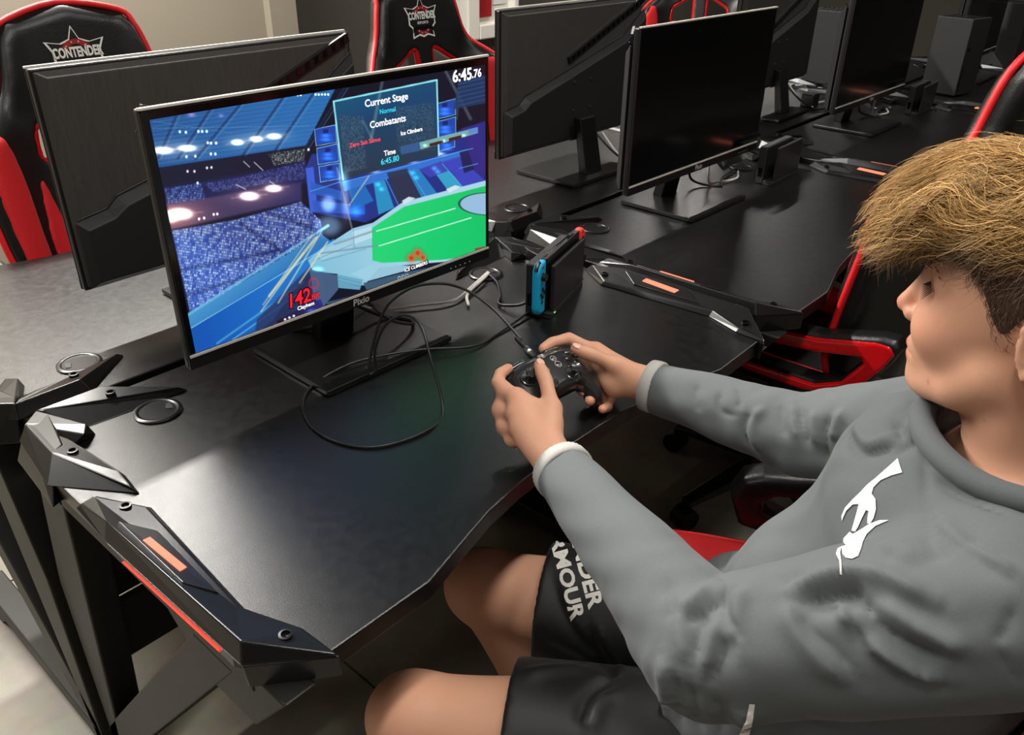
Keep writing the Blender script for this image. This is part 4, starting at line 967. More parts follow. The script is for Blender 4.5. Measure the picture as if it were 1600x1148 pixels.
for dx, dy in ((0.0105, 0), (-0.0105, 0), (0, 0.0105), (0, -0.0105)):
    x, y = 0.048 + dx, 0.0155 + dy; z0 = pz(x, y)
    MB().lathe((x, y, z0 - 0.0015), [(0.0056, 0), (0.0056, 0.0034), (0.0048, 0.0044), (0.0025, 0.0048), (0.0002, 0.0049)], 20).build('face_key', 'pad_key', pad, smooth=True, auto=0.8)
x, y = -0.023, -0.012; z0 = pz(x, y)
dp = MB(); dp.box(x - 0.010, x + 0.010, y - 0.0034, y + 0.0034, z0 - 0.002, z0 + 0.0032); dp.box(x - 0.0034, x + 0.0034, y - 0.010, y + 0.010, z0 - 0.002, z0 + 0.0033); dp.build('direction_pad', 'pad_key', pad, bevel=0.0008)
for x, y, r in ((0.014, 0.024, 0.0042), (-0.016, 0.027, 0.0042), (0.013, 0.012, 0.0046), (-0.013, 0.012, 0.0040)):
    z0 = pz(x, y); k_ = MB().lathe((x, y, z0 - 0.001), [(r, 0), (r, 0.0018), (r * 0.8, 0.0022), (0.0002, 0.0022)], 20).build('small_key', 'pad_key', pad, smooth=True, auto=0.8)
    MB().lathe((x, y, z0 + 0.0002), [(r * 1.25, 0), (r * 1.25, 0.0004), (r * 1.1, 0.0004)], 20).build('key_ring', 'print_grey', k_)
text_obj('+', 0.006, 'print_grey', pad, Matrix.Translation((0.014, 0.024, pz(0.014, 0.024) + 0.0014)), name='key_mark')
# small emblem: a frame parted in two halves
z0 = pz(0, 0.034)
em = MB().box(-0.0052, -0.0006, 0.0285, 0.0395, z0 - 0.0002, z0 + 0.0004).build('emblem', 'print_grey', pad)
MB().box(-0.0044, -0.0010, 0.0295, 0.0385, z0 + 0.0003, z0 + 0.0006).build('emblem_inner', 'pad_shell', em); MB().box(0.0006, 0.0052, 0.0285, 0.0395, z0 - 0.0002, z0 + 0.0005).build('emblem_half', 'print_grey', em)
MB().cyl((-0.0027, 0.0362), 0.0012, z0 + 0.0005, z0 + 0.0008, 10).build('emblem_dot', 'print_grey', em); MB().cyl((0.0029, 0.0332), 0.0012, z0 + 0.0004, z0 + 0.0008, 10).build('emblem_dot', 'pad_shell', em)
# cable with its plug
def W(x, y, z=DZ): return (x, y, z)
plug0 = PL(0, 47, -12); plug1 = PL(-3, 66, -8)
def depth_of(p): return -float(_RC[:, 2] @ (np.array(p) - CAM_POS))
def at_depth(px, py, d): return CAM_POS + d * (_RC @ np.array([(px - 800) / FPX, -(py - 574) / FPX, -1.0]))
def at_height(px, py, z): q = _RC @ np.array([(px - 800) / FPX, -(py - 574) / FPX, -1.0]); return CAM_POS + q * (z - CAM_POS[2]) / q[2]
_p0 = PL(-3, 64, -8); _pm = at_height(577, 584, 0.766); _d0, _d1 = depth_of(_p0), depth_of(_pm)
_arc = [(812, 528), (770, 482), (728, 453), (690, 443), (645, 449), (607, 475), (589, 515), (578, 562)]
cab_pts = [_p0, PL(-7, 84, -3)] + [at_depth(x, y, _d0 + (_d1 - _d0) * (k + 1) / 8.5) for k, (x, y) in enumerate(_arc)] + [_pm]
_e = at_height(692, 640, DZ + 0.001); _d2 = depth_of(_e)
cab_pts += [at_depth(x, y, _d1 + (_d2 - _d1) * k / 6) for k, (x, y) in enumerate([(588, 575), (586, 545), (602, 508), (632, 492), (657, 508), (671, 552)])] + [_e]
cab_pts += [at_height(x, y, DZ + 0.0008) for x, y in ((668, 672), (595, 697), (532, 692), (488, 667), (473, 632), (487, 604))]
cab_pts += [at_height(x, y, 0.7665) for x, y in ((530, 576), (580, 559), (660, 546))] + [at_height(x, y, DZ + 0.004) for x, y in ((738, 541),)] + [at_height(x, y, DZ + 0.001) for x, y in ((778, 521),)] + [(0.312, -0.112, 0.758)]
cbl = empty('pad_cable', (0, 0, 0), label='black charging cable looping over the desk from the dock to the game pad', cat='cable')
mesh_obj('cord', *tube_mesh(smooth_path(cab_pts, 10), 0.0023, 8), 'cable_black', cbl, smooth=True)
mesh_obj('plug', *tube_mesh([plug0, plug0 * 0.4 + plug1 * 0.6, plug1], [0.0058, 0.0062, 0.0045], 12), 'steel', cbl, smooth=True)
q0, q1 = PL(-3, 66, -8), PL(-7, 84, -3)
for k in range(7):
    a = q0 + (q1 - q0) * k / 7
    mesh_obj('strain_ring', *tube_mesh([a, a + (q1 - q0) * 0.09], 0.0036, 10), 'cable_black', cbl)
# display and power leads between monitors, grommets and docks
cable('power_cable', [(0.02, 0.075, 0.862), (0.035, 0.105, 0.82), (0.03, 0.12, 0.766), (0.0, 0.10, 0.77), (-0.06, 0.16, 0.758), (-0.10, 0.20, DZ + 0.002)], 0.0032, 'cable_black', 'black lead hanging behind the foot of the lit monitor')
cable('display_cable', [(0.402, 0.088, 0.755), (0.375, 0.03, 0.756), (0.33, -0.02, 0.757), (0.30, -0.045, 0.756), (0.306, -0.085, 0.764), (0.322, -0.100, 0.772)], 0.0030, 'cable_black', 'black lead from the cable hole to the dock of the handheld console')
cable('dock_lead', [(0.402, 0.080, 0.756), (0.32, 0.05, 0.757), (0.25, 0.03, 0.757), (0.19, 0.06, 0.758), (0.12, 0.11, 0.758), (0.06, 0.12, 0.80)], 0.0026, 'cable_white', 'pale lead running behind the lit monitor to the cable hole')
cable('usb_lead', [(0.255, -0.005, 0.757), (0.29, 0.03, 0.758), (0.36, 0.055, 0.760), (0.40, 0.075, 0.756)], 0.0030, 'cable_white', 'short pale lead lying on the cable hole beside the dock')
cable('monitor_lead', [(0.02, 0.02, 0.845), (0.055, -0.01, 0.80), (0.105, -0.01, 0.772), (0.125, 0.02, 0.764), (0.10, 0.06, 0.766), (0.05, 0.09, 0.80)], 0.0030, 'cable_black', 'black lead curled under the lit monitor\'s chin')
for i, (ox, oy, lab) in enumerate(((1.114, 0.0, 'first dark monitor'), (2.30, 0.0, 'further dark monitor'))):
    cable('white_lead', [(ox + 0.10, 0.03, 0.83), (ox + 0.13, 0.04, 0.775), (ox + 0.20, 0.05, 0.757), (ox + 0.27, 0.03, 0.757), (ox + 0.34, 0.06, 0.757)], 0.0032, 'cable_white', 'white lead on the desk under the ' + lab, 'leads beside the dark monitors')
    cable('black_lead', [(ox + 0.05, 0.06, 0.85), (ox + 0.10, 0.075, 0.78), (ox + 0.16, 0.02, 0.760), (ox + 0.24, 0.06, 0.757), (ox + 0.36, 0.08, 0.757)], 0.0032, 'cable_black', 'black lead trailing from the ' + lab, 'leads beside the dark monitors')
for i, (ox, oy, lab) in enumerate(((1.14, 0.452, 'monitor back beside the lit monitor'), (2.27, 0.405, 'half hidden monitor back'))):
    cable('white_lead', [(ox + 0.10, oy - 0.05, 0.85), (ox + 0.12, oy - 0.10, 0.79), (ox + 0.17, oy - 0.13, 0.760), (ox + 0.26, oy - 0.10, 0.757), (ox + 0.36, oy - 0.12, 0.757)], 0.0035, 'cable_white', 'white lead hanging from the ' + lab, 'leads behind the opposite monitors')
    cable('black_lead', [(ox + 0.06, oy - 0.05, 0.86), (ox + 0.09, oy - 0.11, 0.80), (ox + 0.14, oy - 0.15, 0.764), (ox + 0.22, oy - 0.17, 0.757), (ox + 0.33, oy - 0.14, 0.757)], 0.0035, 'cable_black', 'black lead hanging from the ' + lab, 'leads behind the opposite monitors')
    MB().box(ox + 0.20, ox + 0.26, oy - 0.12, oy - 0.07, 0.7505, 0.80).build('power_adapter', 'black_plastic', None, bevel=0.004)
    tag(bpy.context.scene.objects[[o.name for o in COL.objects if o.name.startswith('power_adapter')][-1]], 'small black power adapter on the desk behind the ' + lab, 'adapter', 'power adapters')
# ------------------------------------------------------------------ the player
def attr_material(name, attr, rough, spec=0.4, sss=0.0, sheen=0.0, bump=0.0, bscale=300):
    m = mat(name, '#808080', rough, spec=spec, sss=sss, sheen=sheen, bump=bump, bscale=bscale)
    nt = m.node_tree; b = nt.nodes['Principled BSDF']; a = nt.nodes.new('ShaderNodeAttribute'); a.attribute_name = attr
    nt.links.new(a.outputs['Color'], b.inputs['Base Color']); return m
attr_material('skin', 'skin_tone', 0.52, spec=0.35, sss=0.12, bump=0.05, bscale=500)
attr_material('hair', 'hair_tone', 0.45, spec=0.4)
mat('hoodie', '#5e6264', 0.85, noise=0.10, nscale=500, bump=0.16, bscale=1300, sheen=0.08, spec=0.25)
mat('cuff_knit', '#a9a7a2', 0.85, noise=0.06, nscale=300, bump=0.15, bscale=1200)
mat('shorts_cloth', '#0f1010', 0.55, noise=0.1, nscale=60, bump=0.06, bscale=900, sheen=0.1)
mat('maroon', '#4e141d', 0.8, noise=0.08, nscale=200)
mat('eye_white', '#d8d4cf', 0.15, noise=0.02); mat('iris', '#3a4a52', 0.1, noise=0.1); mat('lash', '#1c130d', 0.7, noise=0.1)
mat('lid_skin', '#b98468', 0.5, noise=0.03)
mat('nail', '#e3b3a0', 0.3, noise=0.03)
mat('sneaker', '#d9d7d2', 0.6, noise=0.05)
HO = np.array([0.04, -0.925, 1.10])
def HW(f, l, u): return HO + np.array([-l, f, u], float) / 1000
V = lambda *p: np.array(p, float)
# joints
NECK = HW(-52, 0, -153)
LSH, RSH = V(-0.112, -0.990, 0.905), V(0.225, -0.862, 0.862)
LEL, REL = V(-0.222, -0.792, 0.800), V(0.203, -0.700, 0.797)
LWR, RWR = PL(-124, -113, 2), PL(128, -82, -10)
LHIP, RHIP = V(-0.085, -0.84, 0.515), V(0.115, -0.78, 0.515)
LKN, RKN = V(-0.318, -0.458, 0.505), V(-0.090, -0.372, 0.515)
LAN, RAN = V(-0.30, -0.43, 0.09), V(0.02, -0.44, 0.10)
SA = (RSH - LSH) * V(1, 1, 0); SA /= np.linalg.norm(SA); FA = V(-SA[1], SA[0], 0)
person = empty('person', (0.03, -0.85, 0), label='seated player with wavy blond hair in a grey hooded sweatshirt and black shorts', cat='person')
person.location = (0, 0, 0)

B = Solid()
mm = lambda a: [x / 1000 for x in a]
# torso and upper arms (under the clothes)
B.chain([V(0.02, -0.82, 0.52), V(0.03, -0.86, 0.66), V(0.05, -0.905, 0.80), V(0.05, -0.955, 0.90)], [0.115, 0.105, 0.11, 0.085], k=0.03)
B.chain([LSH * 0.92 + NECK * 0.08, NECK, RSH * 0.92 + NECK * 0.08], [0.045, 0.055, 0.045], k=0.03)
B.chain([LSH, LEL, LEL * 0.45 + LWR * 0.55, LWR], [0.046, 0.038, 0.034, 0.0255], k=0.015)
B.chain([RSH, REL, REL * 0.45 + RWR * 0.55, RWR], [0.046, 0.036, 0.033, 0.0255], k=0.015)
# legs
for hp, kn, an in ((LHIP, LKN, LAN), (RHIP, RKN, RAN)):
    B.chain([hp, hp * 0.5 + kn * 0.5 + V(0, 0, 0.004), hp * 0.18 + kn * 0.82, kn], [0.085, 0.074, 0.061, 0.056], k=0.02, sub=3)
    cf = kn * 0.68 + an * 0.32; bk = (hp - kn) * V(1, 1, 0); bk /= np.linalg.norm(bk)
    B.chain([kn, cf + bk * 0.018, an], [0.053, 0.055, 0.036], k=0.02, sub=3)
    B.ell(kn - bk * 0.018 + V(0, 0, -0.005), (0.040, 0.040, 0.044), k=0.025)
    fd = -bk; B.chain([an - V(0, 0, 0.03), an + fd * 0.09 - V(0, 0, 0.055), an + fd * 0.17 - V(0, 0, 0.062)], [0.036, 0.034, 0.022], k=0.02)
# neck and head
B.chain([HW(-18, 0, -45), HW(-31, 0, -94), HW(-52, 0, -153), HW(-60, 0, -185)], mm([54, 55, 57, 66]), k=0.02)
B.chain([HW(-8, 45, -30), HW(-38, 30, -150)], mm([16, 14]), k=0.03)
B.ell(HW(-8, 0, 42), mm([74, 97, 86]), k=0.02)
B.ell(HW(36, 0, -14), mm([57, 49, 72]), k=0.03)
for sg in (-1, 1):
    B.chain([HW(8, sg * 50, -38), HW(30, sg * 44, -62), HW(58, sg * 18, -76), HW(64, 0, -77)], mm([20, 15, 13, 14]), k=0.022)
    B.ell(HW(54, sg * 38, -8), mm([22, 26, 26]), k=0.022)
    B.chain([HW(77, sg * 10, 41), HW(75, sg * 28, 45), HW(66, sg * 46, 38)], mm([9, 9, 8]), k=0.014)
B.ell(HW(66, 0, -73), mm([17, 15, 15]), k=0.012)
B.ell(HW(65, 0, -44), mm([27, 23, 24]), k=0.016)
for sg in (-1, 1):
    B.ell(HW(81, sg * 33, 29), mm([18, 14, 11]), k=0.014, op='s')
    B.ell(HW(61.0, sg * 33, 29), mm([14.8, 13.2, 12]), k=0.004)
B.chain([HW(82, 0, 36), HW(90, 0, 18), HW(97, 0, 2), HW(100, 0, -7)], mm([7.5, 7.5, 8.5, 9.5]), k=0.008, sub=2)
B.ell(HW(100.5, 0, -8), mm([9.5, 9, 8.5]), k=0.005)
for sg in (-1, 1):
    B.ell(HW(90, sg * 11, -13.5), mm([7.5, 9.5, 7.5]), k=0.005)
    B.ell(HW(98, sg * 5.5, -19.5), mm([3, 5, 3.2]), k=0.003, op='s')
B.chain([HW(78, 20, -48), HW(85.5, 9, -44), HW(87.5, 0, -44.5), HW(85.5, -9, -44), HW(78, -20, -48)], mm([2.5, 4.6, 4.8, 4.6, 2.5]), k=0.004, sub=2)
B.chain([HW(77, 19, -51), HW(82.5, 9, -55), HW(84, 0, -56), HW(82.5, -9, -55), HW(77, -19, -51)], mm([2.5, 4.8, 5.4, 4.8, 2.5]), k=0.004, sub=2)
B.chain([HW(78, 23, -50), HW(88, 10, -49.6), HW(91, 0, -50), HW(88, -10, -49.6), HW(78, -23, -50)], mm([0.8, 1.2, 1.3, 1.2, 0.8]), k=0.0035, op='s')
B.cap(HW(97, 0, -26), HW(92, 0, -37), 0.003, 0.003, k=0.004, op='s')
for sg in (-1, 1):   # ears
    er = rotm(0, 0, sg * 0.25)
    B.ell(HW(-26, sg * 76, 16), mm([7, 17, 30]), er, k=0.006)
    B.chain([HW(-12, sg * 80, 28), HW(-20, sg * 84, 43), HW(-34, sg * 86, 42), HW(-41, sg * 86, 24), HW(-34, sg * 83, 4), HW(-24, sg * 79, -12)], mm([3, 3.5, 4, 4, 3.8, 5]), k=0.004, sub=2)
    B.ell(HW(-23, sg * 86, 14), mm([6, 9, 13]), er, k=0.004, op='s')
# hands: wrist, palm, five fingers each, wrapped round the pad
HANDS = dict(
 L=dict(w=LWR, mcp=[(-97, -8, 4), (-112, -26, -4), (-121, -46, -10), (-123, -65, -14)],
   fing=[[(-94, 30, -4), (-76, 43, -8), (-57, 46, -9)], [(-106, 2, -27), (-90, 8, -46), (-68, 2, -42)], [(-114, -20, -35), (-98, -14, -52), (-76, -18, -46)], [(-118, -42, -38), (-104, -36, -53), (-84, -38, -47)]],
   th=[(-110, -88, 8), (-76, -54, 17), (-52, -16, 22), (-33, 16, 17)]),
 R=dict(w=RWR, mcp=[(104, 10, -12), (104, -10, -22), (104, -30, -28), (104, -50, -30)],
   fing=[[(82, 49, -11), (50, 56, -12), (27, 53, -12)], [(96, 6, -52), (70, -14, -58), (46, -30, -36)], [(100, -24, -58), (76, -40, -60), (42, -48, -37)], [(102, -48, -58), (84, -62, -60), (58, -66, -46)]],
   th=[(114, -66, -4), (92, -37, 6), (66, -8, 13), (51, 17, 11)]))
NAILS = []
for hd in HANDS.values():
    w = hd['w']; M_ = [PL(*p) for p in hd['mcp']]
    H = Solid()
    for i, m_ in enumerate(M_):
        H.chain([w * 0.9 + m_ * 0.1, w * 0.45 + m_ * 0.55, m_], mm([18, 16.5, 14 - i * 0.8]), k=0.012)
    t = [PL(*p) for p in hd['th']]
    if w is RWR: H.chain([w, PL(100, -55, -14), PL(88, -42, -20)], mm([18, 19, 15]), k=0.014); H.chain([PL(96, -15, -22), PL(92, -52, -28)], mm([13, 14]), k=0.014)
    else: H.chain([w, PL(-104, -52, -8), PL(-92, -30, -12)], mm([18, 17, 12]), k=0.014)
    H.chain([w, t[0], t[1]], mm([17, 17, 14.5]), k=0.014)
    H.chain([t[0] * 0.5 + t[1] * 0.5, t[1] * 0.5 + M_[0] * 0.5, M_[0]], mm([12, 8, 9]), k=0.014)
    H.chain([t[1], t[1] * 0.4 + t[2] * 0.6, t[2], t[2] * 0.45 + t[3] * 0.55, t[3]], mm([13, 10.2, 10.4, 10.2, 7.6]), k=0.006)
    for i, fg in enumerate(hd['fing']):
        q = [M_[i]] + [PL(*p) for p in fg]; r0 = [10.4, 10.8, 10.4, 9.4][i]
        H.chain([q[0], q[0] * 0.5 + q[1] * 0.5, q[1], q[1] * 0.5 + q[2] * 0.5, q[2], q[3]], mm([r0 + 1.2, r0 - 0.6, r0 - 0.2, r0 - 1.4, r0 - 1.4, r0 - 2.6]), k=0.0025)
        NAILS.append((q[3], q[2]))
    H.chain([PL(*p) for p in ([(-98, 12, -8)] if w is LWR else [(98, 14, -24)])] + [PL(*fg[0]) for fg in hd['fing'][1:]], mm([9, 9.5, 9.5, 8.5]), k=0.012)
    B.items += [(fn, c, r, max(k, 0.0025), op) for fn, c, r, k, op in H.items]
v, f = B.mesh(0.0030)
v = relax_verts(v, f, 0.35)
body = mesh_obj('body', v, f, 'skin', person, smooth=True, recalc=False)
# skin tones: lips, nose tip, knuckles slightly redder
base = np.array(lin('#d09c80')); tone = np.tile(base, (len(v), 1))
def tint(c, r, col, a, stretch=None):
    global tone
    d = (v - c) if stretch is None else (v - c) / stretch
    w_ = a * np.exp(-(d ** 2).sum(1) / r ** 2)[:, None]; tone = tone * (1 - w_) + w_ * np.array(lin(col))
for l_ in (-9, 0, 9):
    tint(HW(87, l_, -44.5), 0.0065, '#c46a62', 0.8, np.array([1.3, 1, 0.7])); tint(HW(84, l_, -56), 0.0065, '#c86f66', 0.8, np.array([1.3, 1, 0.7]))
tint(HW(104, 0, -9), 0.013, '#dd8872', 0.7)
for sg in (-1, 1): tint(HW(60, sg * 45, -8), 0.03, '#dc957c', 0.5)
for hd in HANDS.values():
    for p in hd['mcp']: tint(PL(*p), 0.016, '#d68e70', 0.35)
    for fg in hd['fing']: tint(PL(*fg[2]), 0.012, '#dc8c74', 0.5); tint(PL(*fg[0]), 0.011, '#d68e70', 0.4)
    tint(PL(*hd['th'][3]), 0.012, '#dc8c74', 0.5)
for k_ in (LKN, RKN): tint(k_ + V(-0.02, 0.04, 0.03), 0.05, '#cf8a70', 0.5)
for p in ((30, 58, -52), (20, 62, -42), (-2, 60, -75), (45, 50, -30), (52, 46, -60)): tint(HW(*p), 0.0022, '#6b4632', 0.8)   # small moles
at = body.data.attributes.new('skin_tone', 'FLOAT_COLOR', 'POINT'); at.data.foreach_set('color', np.c_[tone, np.ones(len(v))].astype(np.float32).ravel())
# eyes, lashes and brows
for sg in (-1, 1):
    c_ = HW(62.2, sg * 33, 28); s = MB()
    th = np.linspace(0, math.pi, 13); pr = [(0.0122 * math.sin(t) + 1e-5, -0.0122 * math.cos(t)) for t in th]
    e_ = MB().lathe((0, 0, 0), pr, 20).build('eyeball', 'eye_white', person, smooth=True); e_.location = c_; e_.rotation_euler = (-math.pi / 2, 0, 0)
    ir = MB().lathe((0, 0, 0), [(0.0058, 0.0112), (0.0050, 0.0121), (0.0002, 0.0126)], 18).build('iris', 'iris', e_, smooth=True)
    # upper lid fold and lashes
    lid = [HW(76.0 - abs(k) * 0.55 - max(0, k) * 0.6, sg * (33 + k * 2.4), 32.0 - 0.14 * k * k) for k in range(-5, 6)]
    mesh_obj('eyelid', *tube_mesh(smooth_path(lid, 3), 0.0019, 8), 'lid_skin', person, smooth=True)
    la = MB()
    for k in np.linspace(-4.2, 5.4, 15):
        r_ = HW(78.0 - abs(k) * 0.55 - max(0, k) * 0.6, sg * (33 + k * 2.4), 31.0 - 0.14 * k * k)
        tip = r_ + V(-sg * k * 0.0006, 0.0065, -0.0042 - 0.0008 * abs(k)); mid = (r_ + tip) / 2 + V(0, 0.001, -0.0012)
        la.tube([r_, mid, tip], [0.0005, 0.0004, 0.00012], 4)
    la.build('eyelashes', 'lash', person)
    br = MB(); rr = random.Random(3)
    for k in range(90):
        t = rr.random(); p = HW(83.5 - 15 * t * t, sg * (14 + 36 * t), 46 + 8 * t - 9 * t * t + rr.uniform(-2.6, 2.6)); d = V(-sg * 0.007, -0.004 * t, 0.0030 - 0.004 * t)
        br.tube([p, p + d * 0.6 + V(0, 0.0008, 0), p + d], [0.0005, 0.0004, 0.0001], 3)
    br.build('eyebrow', 'lash', person)
for hn, hd in HANDS.items():   # thumb nails
    t2, t3 = PL(*hd['th'][2]), PL(*hd['th'][3]); d = (t3 - t2) / np.linalg.norm(t3 - t2); up = PAD_R @ V(0, 0, 1); up = up - d * (up @ d); up /= np.linalg.norm(up); sd = np.cross(d, up)
    n_ = Solid().ell(t3 - d * 0.002 + up * 0.0066, (0.0062, 0.0085, 0.0020), np.stack([sd, d, up], 1)).build('thumbnail', 0.0012, 'nail', person)

# sneakers
for hp, kn, an in ((LHIP, LKN, LAN), (RHIP, RKN, RAN)):
    fd = (kn - hp) * V(1, 1, 0); fd /= np.linalg.norm(fd)
    sh = Solid().chain([an + V(0, 0, -0.012), an - fd * 0.02 - V(0, 0, 0.048)], [0.043, 0.044], k=0.02)
    sh.chain([an - fd * 0.03 - V(0, 0, 0.050), an + fd * 0.09 - V(0, 0, 0.052), an + fd * 0.185 - V(0, 0, 0.060)], [0.042, 0.044, 0.032], k=0.025)
    sh.put(lambda P: 0.003 - P[:, 2], V(an[0], an[1], -0.3), 0.5, 0.004, 's') if False else None
    sh.put(lambda P: P[:, 2] - 0.003, V(an[0], an[1], -0.1), 0.35, 0.003, 's')
    sn = sh.build('sneaker', 0.005, 'sneaker', person)
    for k in range(4):
        c_ = an + fd * (0.045 + 0.022 * k) - V(0, 0, 0.010 + 0.003 * k); sd = np.cross(fd, V(0, 0, 1))
        mesh_obj('lace', *tube_mesh([c_ - sd * 0.022 - V(0, 0, 0.008), c_, c_ + sd * 0.022 - V(0, 0, 0.008)], 0.0028, 6), 'logo_white', sn)

# ---------------------------------------------------------------- clothes
def fit(o): return BVHTree.FromPolygons(o.data.vertices and [x.co[:] for x in o.data.vertices], [p.vertices[:] for p in o.data.polygons])
def ray_dir(px, py): d = _RC @ np.array([(px - 800) / FPX, -(py - 574) / FPX, -1.0]); return d / np.linalg.norm(d)
def on_cloth(bvh, px, py):
    h = bvh.ray_cast(Vector(CAM_POS), Vector(ray_dir(px, py))); return h
Hd = Solid()
CH = V(0.045, -0.915, 0.80)
RT = np.stack([SA, FA, V(0, 0, 1)], 1)
tilt = RT @ np.array(Matrix.Rotation(-0.22, 3, 'X'))
Hd.ell(CH, (0.185, 0.125, 0.20), tilt, k=0.03)
Hd.ell(V(0.020, -0.850, 0.655), (0.172, 0.140, 0.17), tilt, k=0.06)
Hd.ell(V(0.005, -0.825, 0.570), (0.180, 0.150, 0.100), RT, k=0.05)
Hd.chain([V(-0.115, -0.765, 0.605), V(-0.03, -0.725, 0.60), V(0.06, -0.70, 0.60)], [0.062, 0.06, 0.055], k=0.06)
Hd.chain([LSH + V(0.02, 0, 0.0), V(0.0, -0.978, 0.893), V(0.09, -0.945, 0.878), RSH - V(0.02, 0, 0)], [0.078, 0.060, 0.058, 0.070], k=0.045)
LCU = LWR * 0.90 + LEL * 0.10; RCU = RWR * 0.93 + REL * 0.07
LA = LEL - LCU; RA = REL - RCU
Hd.chain([LSH, LSH * 0.5 + LEL * 0.5 + V(0, 0, -0.004), LEL + V(0, 0, -0.002), LEL - LA * 0.35, LEL - LA * 0.75, LCU], [0.082, 0.076, 0.066, 0.055, 0.044, 0.0385], k=0.014)
Hd.chain([RSH, RSH * 0.5 + REL * 0.5, REL, REL - RA * 0.35, REL - RA * 0.75, RCU], [0.080, 0.068, 0.058, 0.050, 0.043, 0.0385], k=0.016)
# cowl neck
cr_c = NECK + V(0.002, 0.014, -0.020)
ring = [cr_c + V(1, 0, 0) * 0.096 * math.cos(a) + V(0, 1, 0) * 0.098 * math.sin(a) + V(0, 0, 0.030 - 0.024 * math.sin(a) + 0.014 * math.cos(a)) for a in np.linspace(0, 2 * math.pi, 19)]
Hd.chain(ring, [0.0185] * 19, k=0.008)
Hd.chain([cr_c - FA * 0.085 + SA * 0.05 + V(0, 0, 0.02), cr_c - FA * 0.11 + V(0, 0, 0.0), cr_c - FA * 0.085 - SA * 0.05 + V(0, 0, 0.02)], [0.035, 0.045, 0.035], k=0.03)
# openings
for cu, ax in ((LCU, LA), (RCU, RA)):
    ax = ax / np.linalg.norm(ax); Hd.cap(cu - ax * 0.06, cu + ax * 0.035, 0.0325, 0.030, k=0.004, op='s')
    def cut(P, cu=cu, ax=ax): return -((P - cu) @ ax) - 0.004
    Hd.put(lambda P, cu=cu, ax=ax: np.maximum((P - cu) @ ax, np.linalg.norm(P - cu, axis=1) - 0.075), cu, 0.09, 0.002, 's')
Hd.chain([HW(-25, 0, -80), NECK + V(0, 0.004, 0.0), NECK + V(0, 0.006, -0.055)], [0.088, 0.080, 0.064], k=0.008, op='s')
Hd.put(lambda P: P[:, 2] * -1 + 0.505, V(0, -0.83, 0.40), 0.26, 0.02, 's') if False else None
hv, hf = Hd.mesh(0.0037)
hv = relax_verts(hv, hf, 0.5)
hN = vert_normals(hv, hf)
tmp = BVHTree.FromPolygons([tuple(x) for x in hv], [tuple(x) for x in hf])
def KK(ox, oy, s, pts): return [(ox + s * x, oy + s * y) for x, y in pts]
C3 = lambda pts: KK(1000, 780, 0.375, pts); C2 = lambda pts: KK(1000, 480, 0.375, pts)
